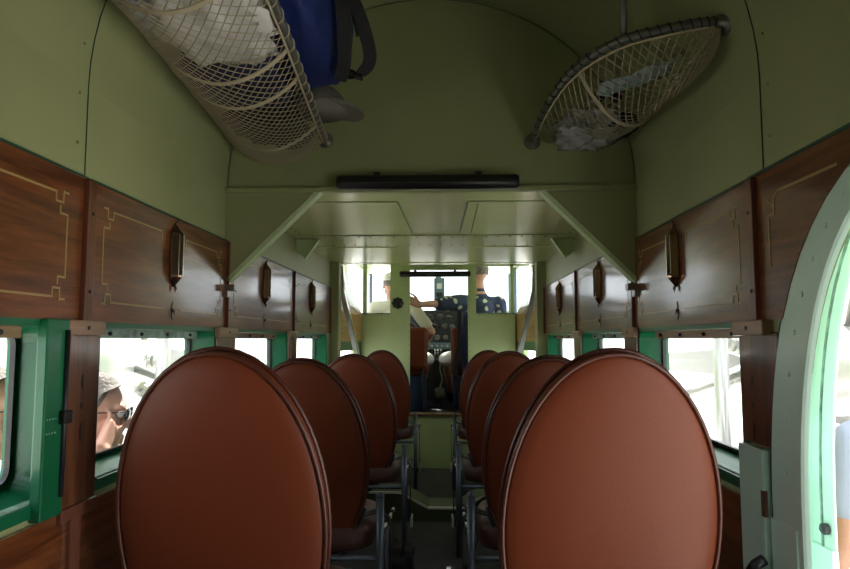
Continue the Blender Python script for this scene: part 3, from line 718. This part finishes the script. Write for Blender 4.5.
# contents of the left rack
b = empty('blue_bag', (-.42, 1.95, 1.95), 'bright blue nylon bag sticking out over the left rack rail', 'bag')
lump('bag_body', (-.365, 1.84, 2.10), (.11, .30, .135), BLUEF, .10, 5, 1, b, power=.42, rot=Matrix.Rotation(-.06, 3, 'Z'))
MB().tube([(-.245, 1.6, 2.15), (-.225, 1.8, 2.17), (-.232, 2.1, 2.16)], .005, 6).build('zip', BLACK, b, smooth=True)
MB().ribbon(cat([(-.26, 1.80, 2.20), (-.20, 1.83, 2.12), (-.165, 1.90, 2.00), (-.20, 1.93, 1.955), (-.25, 1.93, 1.96)]), .04, .005, (1,.3,.3)).build('shoulder_strap', BLKF, b)
MB().ribbon(cat([(-.235, 1.72, 2.20), (-.225, 1.77, 2.05), (-.235, 1.85, 1.955), (-.26, 1.92, 1.93)]), .04, .005, (1,.2,0)).build('hanging_strap', BLKF, b)
MB().obox((-.215, 1.93, 1.95), (.05, .03, .012), Matrix.Rotation(.3, 3, 'Y')).build('strap_clip', BLACK, b, bevel=.002)
c = empty('grey_cap', (-.40, 2.25, 1.93), 'grey peaked cap lying over the end of the left rack', 'cap')
m = MB(); L = []
for j in range(9):
    ph = j/8*math.pi/2; L.append([Vector((-.385 + .10*math.cos(ph)*math.cos(a), 2.24 + .11*math.cos(ph)*math.sin(a), 1.945 + .10*math.sin(ph))) for a in [2*math.pi*i/28 for i in range(28)]])
m.loft(L).build('crown', GREYF, c, smooth=True)
pk = [(-.33, 2.14, 1.955), (-.26, 2.16, 1.94), (-.225, 2.24, 1.935), (-.26, 2.33, 1.94), (-.33, 2.35, 1.955)]
MB().prism(cat(pk, 4), (0, 0, .012)).build('peak', GREYF, c, bevel=.003)
lump('white_garment', (-.52, 1.52, 1.935), (.15, .22, .05), WHITEF, .35, 9, 5, power=.7, label='crumpled white cloth in the left net rack nearest the viewer', cat='clothing')
lump('patterned_garment', (-.62, 1.42, 1.955), (.09, .22, .055), PATF, .3, 9, 9, power=.7, label='blue and white patterned cloth in the left rack against the wall', cat='clothing')
x_ = empty('navy_bag', (-.58, 1.90, 1.90), 'dark navy bag in the middle of the left net rack', 'bag')
lump('bag_body', (-.58, 1.94, 1.955), (.16, .16, .065), NAVYF, .2, 6, 12, x_, power=.55); MB().tube([(-.50, 1.8, 1.99), (-.48, 1.86, 2.06), (-.48, 2.0, 2.06), (-.5, 2.06, 1.99)], .009, 8).build('handle', BLKF, x_, smooth=True)
x_ = empty('navy_bag', (-.58, 2.1, 1.90), 'darker black bag near the far end of the left net rack', 'bag')
lump('bag_body', (-.575, 2.28, 1.925), (.13, .16, .06), BLKF, .25, 6, 15, x_, power=.6); MB().tube([(-.55, 2.15, 1.97), (-.52, 2.2, 2.03), (-.52, 2.3, 2.03), (-.55, 2.35, 1.97)], .008, 8).build('handle', TANF, x_, smooth=True)
x_ = empty('canvas_bag', (-.56, 1.1, 1.95), 'tan canvas bag in the left rack close above the viewer', 'bag')
lump('bag_body', (-.56, 1.07, 1.99), (.15, .2, .08), TANF, .2, 6, 21, x_, power=.5); MB().tube([(-.45, .95, 2.04), (-.43, 1.0, 2.10), (-.43, 1.1, 2.10), (-.45, 1.2, 2.04)], .008, 8).build('handle', TANF, x_, smooth=True)
# contents of the right rack
m = MB(); nn = 10
pa = [[Vector((lerp(.52, .72, i/nn), lerp(1.78, 1.92, j/4) + .08*(1-i/nn), 1.868 + .045*(i/nn) + .03*abs(j/4-.5) + .006*math.sin(i*1.3+j))) for i in range(nn+1)] for j in range(5)]
m.loft(pa, closed=False); p_ = m.build('paper_sheet', PAPER, label='pale blue paper folder lying in the right net rack', cat='paper', smooth=True)
md = p_.modifiers.new('thick', 'SOLIDIFY'); md.thickness = .004
lump('plastic_bag', (.56, 2.24, 1.87), (.10, .13, .05), PLAS, .45, 9, 33, power=.7, label='crumpled cloudy plastic bag in the bottom of the right rack', cat='bag')
lump('dark_pouch', (.655, 2.2, 1.868), (.055, .08, .03), BLKF, .3, 8, 41, power=.6, label='small black pouch beside the plastic bag in the right rack', cat='pouch')
x_ = empty('sunglasses', (.60, 1.93, 1.85), 'dark glasses lying in the right net rack beside the pale paper', 'glasses')
for k in (-1, 1): MB().ball((.555+k*.024, 1.93, 1.872), .02, 14, 8, (1, .5, .8)).build('lens', LENS, x_, smooth=True)
MB().tube([(.51, 1.93, 1.877), (.50, 1.97, 1.880), (.505, 2.03, 1.873)], .002, 6).tube([(.60, 1.93, 1.877), (.605, 1.97, 1.875), (.60, 2.03, 1.870)], .002, 6).tube([(.535, 1.93, 1.878), (.575, 1.93, 1.878)], .003, 6).build('frame', BLACK, x_, smooth=True)

# ------------------------------------------------------------------ people
def cap(mb, a, b, ra, rb, n=14):      # tapered capsule
    a, b = Vector(a), Vector(b); t = (b-a); L_ = t.length
    t = t.normalized() if L_ > 1e-6 else Vector((0,0,1))
    pts, rad = [], []
    for k in (90, 65, 40, 20, 0): 
        q = math.radians(k); pts.append(a - t*ra*math.sin(q)); rad.append(max(ra*math.cos(q), ra*.05))
    for k in (0, 20, 40, 65, 90):
        q = math.radians(k); pts.append(b + t*rb*math.sin(q)); rad.append(max(rb*math.cos(q), rb*.05))
    mb.tube(pts, rad, n)
def basis(yaw, pitch=0, roll=0):
    return (Matrix.Rotation(yaw, 3, 'Z') @ Matrix.Rotation(roll, 3, 'Y') @ Matrix.Rotation(pitch, 3, 'X'))
def head(mb, c, R_):                  # faces local +Y ; c = head centre ; adds to the body mesh
    def P_(x, y, z): return Vector(c) + R_ @ Vector((x, y, z))
    mb.ball(P_(0, -.012, .022), .1, 20, 14, (.76, .93, .93), R_)       # skull
    mb.ball(P_(0, .032, -.035), .075, 18, 12, (.80, .75, 1.05), R_)    # face
    mb.ball(P_(0, .066, -.098), .024, 12, 8, (1.25, .9, .8), R_)       # chin
    cap(mb, P_(-.05, .0, -.06), P_(-.02, .062, -.098), .022, .018); cap(mb, P_(.05, .0, -.06), P_(.02, .062, -.098), .022, .018)
    cap(mb, P_(0, .090, .012), P_(0, .112, -.032), .009, .014)         # nose
    mb.ball(P_(-.012, .100, -.037), .009, 8, 6); mb.ball(P_(.012, .100, -.037), .009, 8, 6)
    cap(mb, P_(-.036, .074, .026), P_(.036, .074, .026), .014, .014)   # brow
    cap(mb, P_(-.045, .052, -.03), P_(-.028, .070, -.045), .02, .018); cap(mb, P_(.045, .052, -.03), P_(.028, .070, -.045), .02, .018)
    cap(mb, P_(-.02, .086, -.067), P_(.02, .086, -.067), .007, .007); cap(mb, P_(-.016, .085, -.077), P_(.016, .085, -.077), .008, .008)
    for s in (-1, 1):
        mb.ball(P_(s*.078, -.008, -.012), .032, 10, 8, (.28, .6, 1), R_)
    return P_
def fingers(mb, wrist, dirv, palmn, curl, side, spread=1.0, point=False):
    # dirv: hand direction, palmn: palm normal; side: thumb side vector
    d_ = Vector(dirv).normalized(); n_ = Vector(palmn).normalized(); s_ = d_.cross(n_).normalized()*side
    w = Vector(wrist); k = w + d_*.09
    for i, o in enumerate((-.030, -.010, .010, .030)):
        cap(mb, w + s_*o*.6, k + s_*o, .016, .0125)
    L_ = (.072, .082, .078, .060)
    for i, o in enumerate((.032, .011, -.011, -.032)):
        c_ = curl if not (point and i == 0) else .05
        p = k + s_*o; dd = d_.copy()
        for seg, f in enumerate((.45, .32, .23)):
            ang = c_*(1 if seg else .6)
            dd = (dd*math.cos(ang) + n_*math.sin(ang)).normalized()
            q = p + dd*L_[i]*f*1.05 + s_*(o*.08*spread)
            cap(mb, p, q, .0088-.0008*seg, .0082-.0008*seg, 10); p = q
    t0 = w + s_*.028 + d_*.025; t1 = t0 + s_*.028 + d_*.03 + n_*.008; t2 = t1 + d_*.03 + s_*.010 + n_*.01; t3 = t2 + d_*.024 + n_*.006
    cap(mb, t0, t1, .015, .012, 10); cap(mb, t1, t2, .011, .010, 10); cap(mb, t2, t3, .010, .0085, 10)
def person(label, J, headrot, shirt, trousers, hair=True, capm=None, glasses=None, hands=None, shorts=False, sleeve='short', short_col=None, watch=None, vox=.006):
    """J: joints dict: pelvis, chest, neck, head, sl/sr shoulder, el/er elbow, wl/wr wrist, hl/hr hip, kl/kr knee, al/ar ankle, tl/tr toe"""
    J = {k: Vector(v_) for k, v_ in J.items()}
    r = empty('person', ((J['al'].x+J['ar'].x)/2, (J['al'].y+J['ar'].y)/2, min(J['al'].z, J['ar'].z)-.08), label, 'person')
    b = MB()
    cap(b, J['pelvis'], J['chest'], .115, .125, 18); cap(b, J['chest']-Vector((0,0,.02)), J['neck'].lerp(J['chest'], .3), .125, .08, 18)
    cap(b, J['hl'].lerp(J['hr'], .15), J['hr'].lerp(J['hl'], .15), .1, .1); cap(b, J['sl'].lerp(J['neck'], .15), J['sr'].lerp(J['neck'], .15), .052, .052)
    cap(b, J['neck']-Vector((0,0,.05)), J['head'], .056, .052)
    P_ = head(b, J['head'], headrot)
    for s in 'lr':
        cap(b, J['s'+s], J['e'+s], .047, .038); cap(b, J['e'+s], J['w'+s], .038, .025)
        cap(b, J['h'+s], J['k'+s], .085, .054); cap(b, J['k'+s], J['a'+s], .052, .036)
        cap(b, J['a'+s]-Vector((0,0,.03)), J['t'+s]-Vector((0,0,.03)), .036, .03)
        hd_ = (hands or {}).get(s)
        if hd_: fingers(b, J['w'+s], *hd_)
        else:
            dv = (J['w'+s]-J['e'+s]).normalized(); side_ = Vector((1,0,0)) if abs(dv.x) < .8 else Vector((0,0,1))
            fingers(b, J['w'+s], dv, side_.cross(dv).cross(dv)*-1 if False else dv.cross(side_), .35, 1)
    b.build('body', SKIN, r, voxel=vox, smooth=True)
    # shirt
    t = MB()
    cap(t, J['pelvis']+Vector((0,0,.02)), J['chest'], .138, .142, 18); cap(t, J['chest']-Vector((0,0,.02)), J['neck'].lerp(J['chest'], .42), .142, .09, 18)
    cap(t, J['sl'].lerp(J['neck'], .12), J['sr'].lerp(J['neck'], .12), .064, .064)
    cap(t, J['neck'].lerp(J['chest'], .25), J['neck'].lerp(J['chest'], .05), .07, .062)
    for s in 'lr':
        e_ = J['s'+s].lerp(J['e'+s], 1 if sleeve == 'long' else .92 if shirt is FLORAL else .72)
        cap(t, J['s'+s], e_, *((.085, .068) if shirt is FLORAL else (.062, .058)))
        if sleeve == 'long': cap(t, J['e'+s], J['w'+s].lerp(J['e'+s], .06), .05, .036)
    t.build('shirt', shirt, r, voxel=.008, smooth=True)
    t = MB(); cap(t, J['hl'].lerp(J['hr'], .12), J['hr'].lerp(J['hl'], .12), .122, .122); cap(t, J['pelvis'], J['pelvis']+Vector((0,0,.05)), .13, .125)
    for s in 'lr':
        cap(t, J['h'+s], J['k'+s], .1, .074)
        if not shorts: cap(t, J['k'+s], J['a'+s].lerp(J['k'+s], .06), .068, .055)
    t.build('shorts' if shorts else 'trousers', trousers, r, voxel=.009, smooth=True)
    for s in 'lr':
        t = MB(); cap(t, J['a'+s]-Vector((0,0,.03)), J['t'+s]-Vector((0,0,.035)), .048, .042); cap(t, J['a'+s]-Vector((0,0,.02)), J['a'+s]+Vector((0,0,.02)), .046, .044); t.build('shoe', SHOE, r, voxel=.008, smooth=True)
    for s in (-1, 1):
        e_ = MB().ball(P_(s*.031, .080, .004), .0115).build('eye', WHITEM, r, smooth=True); MB().ball(P_(s*.031, .0885, .004), .0052).build('iris', DARK, e_, smooth=True)
    if hair:
        h = MB(); L = []
        for j in range(13):
            ph = min(max(math.pi*.62*j/12, .02), 9); lp = []
            for i in range(30):
                a = 2*math.pi*i/30; q = Vector((math.sin(ph)*math.cos(a)*.084, math.sin(ph)*math.sin(a)*.102, math.cos(ph)*.103))
                if q.y > .035: q.z = max(q.z, .042 + (q.y-.035)*.6); 
                q *= 1 + .03*noise.noise(q*60)
                lp.append(P_(q.x, q.y-.015, q.z+.026))
            L.append(lp)
        h.loft(L).build('hair', HAIR, r, smooth=True)
    if capm:
        h = MB(); L = []
        for j in range(9):
            ph = min(max(math.pi*.5*j/8, .02), 9)
            L.append([P_(math.sin(ph)*math.cos(a)*.09, math.sin(ph)*math.sin(a)*.108-.012, math.cos(ph)*.09+.042) for a in [2*math.pi*i/28 for i in range(28)]])
        h.loft(L); cp = h.build('cap', capm, r, smooth=True)
        MB().prism([P_(math.cos(a)*.078, .07+math.sin(a)*.095, .042) for a in [math.pi*i/12 for i in range(13)]], R_up(headrot)*.006).build('peak', capm, cp)
    if glasses:
        g = MB()
        for s in (-1, 1): g.tube([P_(s*.072, .012, .004), P_(s*.066, .075, .012), P_(s*.05, .098, .014)], .0022, 6)
        g.tube([P_(-.012, .108, .012), P_(.012, .108, .012)], .0025, 6); gm = g.build('glasses', BLACK, r, smooth=True)
        for s in (-1, 1): MB().ball(P_(s*.034, .102, .004), .026, 14, 8, (1.1, .3, .9), headrot).build('lens', LENS, gm, smooth=True)
    if watch:
        s, = watch; dv = (J['w'+s]-J['e'+s]).normalized(); c_ = J['w'+s]-dv*.02
        MB().tube([c_-dv*.008, c_+dv*.008], .030, 14).build('wrist_watch', STEEL, r, smooth=True)
    return r
def R_up(R_): return R_ @ Vector((0,0,1))
GZ = -.70
def standing(px, py, yaw, lean=(0,0), g=GZ, H=1.75, headoff=(0,0), over=None):
    R_ = Matrix.Rotation(yaw, 3, 'Z'); k = H/1.75
    def P_(x, y, z): 
        t = z/1.75
        return Vector((px, py, g)) + R_ @ Vector((x*k, y*k, 0)) + Vector((lean[0]*t*t, lean[1]*t*t, z*k))
    J = dict(pelvis=P_(0,0,.97), chest=P_(0,.0,1.25), neck=P_(0,-.0,1.48), head=P_(0,.02,1.635), sl=P_(-.19,0,1.42), sr=P_(.19,0,1.42),
             el=P_(-.24,-.02,1.12), er=P_(.24,-.02,1.12), wl=P_(-.25,.06,.88), wr=P_(.25,.06,.88), hl=P_(-.09,0,.92), hr=P_(.09,0,.92),
             kl=P_(-.10,.03,.49), kr=P_(.10,.03,.49), al=P_(-.11,0,.09), ar=P_(.11,0,.09), tl=P_(-.13,.14,.065), tr=P_(.13,.14,.065))
    J.update(over or {}); return J
# man outside the second left window, right hand at his glasses
hc = Vector((-1.075, 2.095, .905)); yw = math.radians(-72)
R_ = basis(yw, math.radians(-8))
J = standing(-1.38, 1.86, math.radians(-55), lean=(.28, .10))
J['head'] = hc; J['neck'] = hc + Vector((-.05, -.045, -.155)); J['chest'] = hc + Vector((-.17, -.10, -.38))
J['sr'] = J['neck'] + Vector((-.06, -.18, -.07)); J['sl'] = J['neck'] + Vector((-.08, .21, -.07))
J['er'] = Vector((-1.06, 1.84, .63)); J['wr'] = Vector((-.985, 1.975, .80))
J['el'] = J['sl'] + Vector((-.08, .05, -.29)); J['wl'] = J['el'] + Vector((.10, -.02, -.2))
tip = hc + R_ @ Vector((.060, .080, -.02)); dv = (tip - J['wr']).normalized()
person('grey haired man in dark glasses outside second left window, finger raised to them', J, R_, SHIRTB, JEANS, glasses=True,
       hands={'r': (dv, Vector((-.75, .45, .2)), .75, -1, 1, True)}, vox=.005)
# man outside the nearest left window
hc = Vector((-1.115, 1.625, .955)); R_ = basis(math.radians(-75), math.radians(-4))
J = standing(-1.36, 1.36, math.radians(-70), lean=(.2, .12)); J['head'] = hc; J['neck'] = hc + Vector((-.05, -.03, -.155)); J['chest'] = J['neck'] + Vector((-.10, -.06, -.23))
J['sl'] = J['neck'] + Vector((-.02, .17, -.07)); J['sr'] = J['neck'] + Vector((-.05, -.19, -.07))
for s, dy in (('l', .02), ('r', -.03)): J['e'+s] = J['s'+s] + Vector((-.1, dy, -.28)); J['w'+s] = J['e'+s] + Vector((.02, 0, -.24))
person('man half out of frame outside the nearest left window, only his face edge seen', J, R_, SHIRTG, JEANS, glasses=True)
# person in white shirt outside the doorway
J = standing(1.69, 2.42, math.radians(12), H=1.83)
person('person in a white shirt standing outside the mint doorway at the right edge', J, basis(math.radians(12)), SHIRTB, JEANS, vox=.007)

# ------------------------------------------------------------------ cockpit
ck = MB().box((-.78, BY+.03, ZD-.04), (.78, 7.25, ZD)).build('floor', DARK, kind='structure', label='dark cockpit floor beyond the bulkhead')
m = MB()
for s in (-1, 1):
    m.box((s*.76, BY+.03, -.2), (s*.80, 7.2, 1.34)); m.box((s*.78, BY+.03, 1.84), (s*.82, 7.1, 1.95))
m.box((-.8, 7.2, -.2), (.8, 7.24, 1.45))
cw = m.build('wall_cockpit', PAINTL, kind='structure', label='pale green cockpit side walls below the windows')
for s in (-1, 1):
    b = MB()
    b.box((s*.745, 6.52, 1.3), (s*.775, 6.57, 1.86)); b.box((s*.75, 7.1, 1.3), (s*.78, 7.16, 1.86))
    b.build('window_post', BLUEG, cw, bevel=.004)
    g = MB().box((s*.776, BY+.04, 1.34), (s*.779, 7.15, 1.82)); g.build('side_pane', GLASS, cw)
b = MB().box((-.02-.03, 7.16, 1.42), (-.02+.03, 7.2, 1.86)); b.build('centre_post', BLUEG, cw)
MB().box((-.76, 7.19, 1.45), (.76, 7.193, 1.84)).build('windscreen_pane', GLASS, cw)
box('ceiling', (-.82, BY+.03, 1.91), (.82, 7.25, 1.95), PAINTL, kind='structure', label='cockpit roof above the pilots')
ip = empty('instrument_panel', (0, 7.0, .9), 'dark cockpit instrument panel with round dials seen through the doorway', 'instrument panel')
MB().box((-.5, 7.0, .95), (.5, 7.03, 1.45)).build('panel_board', PANELD, ip, bevel=.006)
for x, z, r_ in ((-.21,1.37,.045),(-.10,1.385,.04),(0,1.385,.04),(.10,1.37,.045),(-.15,1.28,.035),(-.055,1.285,.055),(.05,1.28,.035),(.13,1.27,.035),(-.2,1.17,.03),(-.12,1.16,.03),(-.03,1.16,.033),(.06,1.16,.03),(.15,1.17,.03)):
    gg = MB().lathe([(r_, 0), (r_, -.012), (r_*.86, -.014), (r_*.84, -.006), (.001, -.006)], (x, 7.0, z), 'y', 20).build('gauge', GAUGE, ip, smooth=False)
    mk = MB()
    for i in range(8):
        a = 2*math.pi*i/8; mk.box((x+r_*.66*math.cos(a)-.0035, 6.9925, z+r_*.66*math.sin(a)-.0035), (x+r_*.66*math.cos(a)+.0035, 6.9935, z+r_*.66*math.sin(a)+.0035))
    mk.obox((x, 6.9925, z+r_*.2), (.004, .001, r_*.7), Matrix.Rotation(x*20, 3, 'Y')); mk.build('dial_marks', WHITEM, gg)
MB().box((-.25, 6.93, 1.03), (.22, 7.0, 1.10)).build('switch_shelf', BLUEG, ip, bevel=.006)
kk = MB()
for i in range(8): kk.ball((-.2+i*.055, 6.925, 1.065), .014, 10, 6)
kk.build('switch_knobs', STEEL, ip, smooth=True)
cb = empty('compass_box', (-.02, 6.95, 1.55), 'blue grey compass box hanging on the centre windscreen post', 'compass')
MB().box((-.065, 6.98, 1.56), (.05, 7.06, 1.80)).build('housing', BLUEG, cb, bevel=.01); MB().box((-.035, 6.975, 1.68), (.02, 6.98, 1.74)).build('window', WHITEM, cb); MB().box((-.04, 6.97, 1.59), (.025, 6.98, 1.64)).build('card', DARK, cb)
fwl = MB().box((-.74, 7.17, ZD), (.74, 7.19, 1.2)).build('firewall_lining', DARK, cw)
tq = empty('throttle_pedestal', (-.02, 6.75, ZD), 'dark throttle pedestal with levers between the pilot seats', 'pedestal')
MB().prism([(-.07, 6.75, ZD), (-.07, 6.98, ZD), (-.07, 6.98, 1.0), (-.07, 6.80, .92)], (.10, 0, 0)).build('column', DARK, tq, bevel=.006)
for i in range(3): MB().tube([(-.05+i*.03, 6.82, .92), (-.05+i*.03, 6.78, 1.02)], .004, 6).ball((-.05+i*.03, 6.78, 1.025), .012, 10, 6).build('lever', CHROME, tq, smooth=True)
MB().tube(cat([(.02, 6.7, .98), (.0, 6.68, .85), (.02, 6.7, .72), (-.02, 6.7, .6)]), .006, 8).build('hanging_cable', WHITEM, tq, smooth=True)
for s in (-1, 1):
    y = empty('control_yoke', (s*.38, 6.85, 1.1), 'dark control wheel in front of the %s cockpit seat' % ('left' if s < 0 else 'right'), 'control wheel', 'cockpit control wheels')
    ring = [Vector((s*.38 + .15*math.cos(a), 6.85, 1.18 + .15*math.sin(a))) for a in [2*math.pi*i/36 for i in range(36)]]
    MB().tube(ring, .012, 8, closed=True).build('rim', BLACK, y, smooth=True)
    f = MB()
    for k in range(3): a = math.pi/2 + k*2*math.pi/3; f.tube([(s*.38, 6.87, 1.18), (s*.38+.15*math.cos(a), 6.85, 1.18+.15*math.sin(a))], .008, 6)
    f.tube([(s*.38, 6.87, 1.18), (s*.38, 7.0, 1.1)], .018, 10).build('spokes', STEEL, y, smooth=True)
def pseat(s, y):
    r = empty('pilot_seat', (s*.35, y, ZD), 'brown leather %s cockpit seat on a dark blue base' % ('left' if s < 0 else 'right'), 'seat', 'cockpit seats')
    x0, x1 = s*.35-.24, s*.35+.24
    MB().box((x0, y-.06, .86), (x1, y, 1.25)).build('backrest', LEATH, r, bevel=.03)
    MB().box((x0, y, .80), (x1, y+.42, .88)).build('cushion', LEATH, r, bevel=.025)
    MB().box((x0+.02, y+.0, ZD), (x1-.02, y+.38, .80)).build('base', BLUES, r, bevel=.01)
    for k in (x0+.05, x1-.05): MB().tube([(k, y-.03, ZD), (k, y-.03, .88)], .012, 8).build('leg', DARK, r, smooth=True)
pseat(-1, 6.14); pseat(1, 6.22)
# seated left pilot
J = dict(pelvis=(-.42, 6.30, .99), chest=(-.44, 6.30, 1.27), neck=(-.46, 6.30, 1.50), head=(-.47, 6.33, 1.665), sl=(-.64, 6.30, 1.44), sr=(-.25, 6.24, 1.44),
         el=(-.68, 6.40, 1.18), er=(-.075, 6.20, 1.21), wl=(-.55, 6.64, 1.18), wr=(-.13, 6.44, 1.10), hl=(-.51, 6.32, .95), hr=(-.34, 6.32, .95), kl=(-.56, 6.74, .98), kr=(-.13, 6.68, .93),
         al=(-.56, 6.86, .57), ar=(-.22, 6.86, .57), tl=(-.56, 6.99, .54), tr=(-.22, 6.99, .54))
person('left pilot seated in pale shirt and white cap, elbow showing in doorway', J, basis(math.radians(8)), SHIRTK, WHITEF, shorts=True, capm=WHITEF)
# right person with outstretched arm
J = dict(pelvis=(.33, 6.42, 1.0), chest=(.40, 6.38, 1.42), neck=(.39, 6.38, 1.61), head=(.385, 6.39, 1.78), sl=(.22, 6.28, 1.49), sr=(.58, 6.42, 1.48),
         el=(-.01, 6.10, 1.47), er=(.62, 6.52, 1.22), wl=(-.185, 5.93, 1.455), wr=(.56, 6.72, 1.12), hl=(.25, 6.42, .96), hr=(.42, 6.44, .96), kl=(.06, 6.70, .93), kr=(.46, 6.84, .98),
         al=(.12, 6.88, .57), ar=(.45, 6.90, .57), tl=(.12, 7.0, .54), tr=(.45, 7.02, .54))
person('person in dark floral shirt in right cockpit seat, arm stretched to the doorway edge', J, basis(math.radians(40)), FLORAL, WHITEF, shorts=True, watch='l',
       hands={'l': (Vector((-.75, -.30, .35)), Vector((-.3, .9, -.1)), .3, -1, 1.2, False)})
x_ = empty('hanging_jacket', (.24, 6.12, .6), 'dark jacket with hanging straps draped inside the right side of doorway', 'jacket')
lump('cloth', (.255, 6.12, 1.05), (.06, .045, .30), NAVYF, .3, 7, 50, x_, power=.8)
MB().ribbon(cat([(.19, 6.06, 1.4), (.18, 6.05, 1.1), (.15, 6.05, .9), (.16, 6.05, .75)]), .035, .005, (1,0,0)).build('strap', BLKF, x_)
MB().box((.215, 5.93, ZD), (.245, 5.98, ZD+.12)).build('fire_bottle', REDP, label='small red bottle standing on the cockpit step at right', cat='bottle', bevel=.01)
lump('white_bundle', (-.0, 6.60, .60), (.05, .05, .05), PLAS, .3, 8, 60, label='small pale bundle on the cockpit floor beside the pedestal', cat='bundle')

# ------------------------------------------------------------------ outside
MB().box((-400, -400, GZ-.2), (400, 400, GZ)).build('ground', TARM, kind='structure', origin=(0,0,GZ), label='sunlit pale airfield concrete')
def corr(x0, x1, y0, y1, z, slope=0, pitch=.09, amp=.012, th=.02):
    m = MB(); nx = int(abs(x1-x0)/pitch*4); a = []; b = []
    for i in range(nx+1):
        x = lerp(x0, x1, i/nx); zz = z + amp*math.sin(i*math.pi/2) + slope*abs(x-x0)
        a.append((x, zz))
    L = [[Vector((x, y, zz)) for x, zz in a] for y in (y0, y1)]; L2 = [[p + Vector((0,0,th)) for p in l_] for l_ in L]
    m.loft(L, closed=False); m.loft(L2, closed=False); return m
for s in (-1, 1):
    side = 'left' if s < 0 else 'right'
    w = empty('aircraft_wing', (s*4, 4.2, 2.1), 'corrugated silver wing outside the %s windows' % side, 'wing', 'wings')
    corr(s*.9, s*9, 3.3, 5.2, 2.25, .06).build('skin', ALU, w)
    MB().tube([(s*.9, 3.3, 2.26), (s*9, 3.3, 2.75)], .07, 10).build('trailing_edge', ALU, w, smooth=True)
    MB().tube([(s*.9, 5.2, 2.3), (s*9, 5.2, 2.8)], .14, 12).build('leading_edge', ALU, w, smooth=True)
    e = empty('engine_nacelle', (s*2.9, 5.4, .9), 'radial engine slung on struts outside the %s windows' % side, 'engine', 'engines')
    MB().lathe([(.02, -1.1), (.18, -1.0), (.36, -.6), (.42, -.1), (.40, .1), (.02, .12)], (s*2.9, 5.4, .95), 'y', 24).build('cowl', ALU, e, smooth=True)
    for i in range(9):
        a = 2*math.pi*i/9; c0 = Vector((s*2.9, 5.65, .95)); dd = Vector((math.cos(a), 0, math.sin(a))); L_ = []
        pts = []; rad = []
        for k in range(13): pts.append(c0 + dd*(.15+k*.03)); rad.append(.075 if k % 2 else .06)
        MB().tube(pts, rad, 12).build('cylinder', STEEL, e)
    MB().lathe([(.02, -.1), (.2, -.08), (.2, .1), (.12, .2), (.02, .3)], (s*2.9, 5.65, .95), 'y', 20).build('crankcase', DARK, e, smooth=True)
    for k in (-1, 1):
        MB().prism([(s*2.9+k*.1, 5.95, .95), (s*2.9+k*.4, 5.93, 1.05), (s*2.9+k*1.25, 5.95, .98), (s*2.9+k*1.25, 5.95, .90), (s*2.9+k*.4, 5.97, .82)], (0, .02, 0)).build('propeller_blade', ALU, e)
    for a, b in (((2.9,5.2,1.35),(2.4,5.1,2.3)), ((2.9,5.2,1.35),(3.4,5.1,2.35)), ((2.9,4.7,1.2),(2.5,3.6,2.3)), ((2.9,4.7,1.2),(3.3,3.6,2.35)), ((2.5,5.3,.9),(.9,5.4,.3))):
        MB().tube([(s*a[0], a[1], a[2]), (s*b[0], b[1], b[2])], .035, 8).build('strut', STEEL, e, smooth=True)
    g = empty('landing_gear', (s*2.6, 4.9, GZ), 'fat black wheel and silver struts below the %s engine' % side, 'wheel', 'main landing gear')
    MB().lathe([(.2, -.13), (.42, -.12), (.5, -.06), (.5, .06), (.42, .12), (.2, .13)], (s*2.6, 4.9, GZ+.5), 'x', 32).build('tyre', TYRE, g, smooth=True)
    MB().lathe([(.02, -.14), (.2, -.13), (.2, .13), (.02, .14)], (s*2.6, 4.9, GZ+.5), 'x', 24).build('hub', ALU, g)
    for a, b in (((2.2,5.2,1.5),(2.2,5.2,.0)), ((2.27,5.25,1.5),(2.27,5.25,.0)), ((2.2,5.2,.25),(2.6,4.9,-.15)), ((2.2,5.2,.12),(1.3,4.85,.2)), ((2.6,4.9,GZ+.5),(2.75,5.0,.75)), ((2.6,4.9,GZ+.5),(.9,4.8,.1)), ((2.6,4.9,GZ+.5),(.9,3.7,.0))):
        MB().tube([(s*a[0], a[1], a[2]), (s*b[0], b[1], b[2])], .035, 8).build('strut', ALU, g, smooth=True)
# boarding stand struts near the doorway
bs = empty('parked_aircraft', (8, 12, GZ), 'pale parked aircraft part seen through the open doorway', 'aircraft')
MB().lathe([(.1, -4), (.6, -3.2), (.95, -1), (1.0, 1), (.9, 3), (.3, 4.4)], (7.5, 11.2, .55), 'y', 28).build('fuselage', ALU, bs, smooth=True)
MB().prism([(7.3, 7.3, 1.1), (7.3, 8.5, 1.1), (7.3, 7.9, 2.4), (7.3, 7.4, 2.4)], (.08, 0, 0)).build('tail_fin', ALU, bs)
MB().box((4.2, 11.6, 1.5), (11, 13.2, 1.62)).build('wing', ALU, bs, bevel=.03)
for x in (6.6, 8.4): MB().tube([(x, 11.9, -.3), (x-.2, 11.9, GZ+.5)], .05, 8).build('gear_leg', STEEL, bs)
for x in (6.4, 8.2): MB().lathe([(.1, -.1), (.35, -.1), (.35, .1), (.1, .1)], (x, 11.9, GZ+.36), 'x', 20).build('wheel', TYRE, bs)
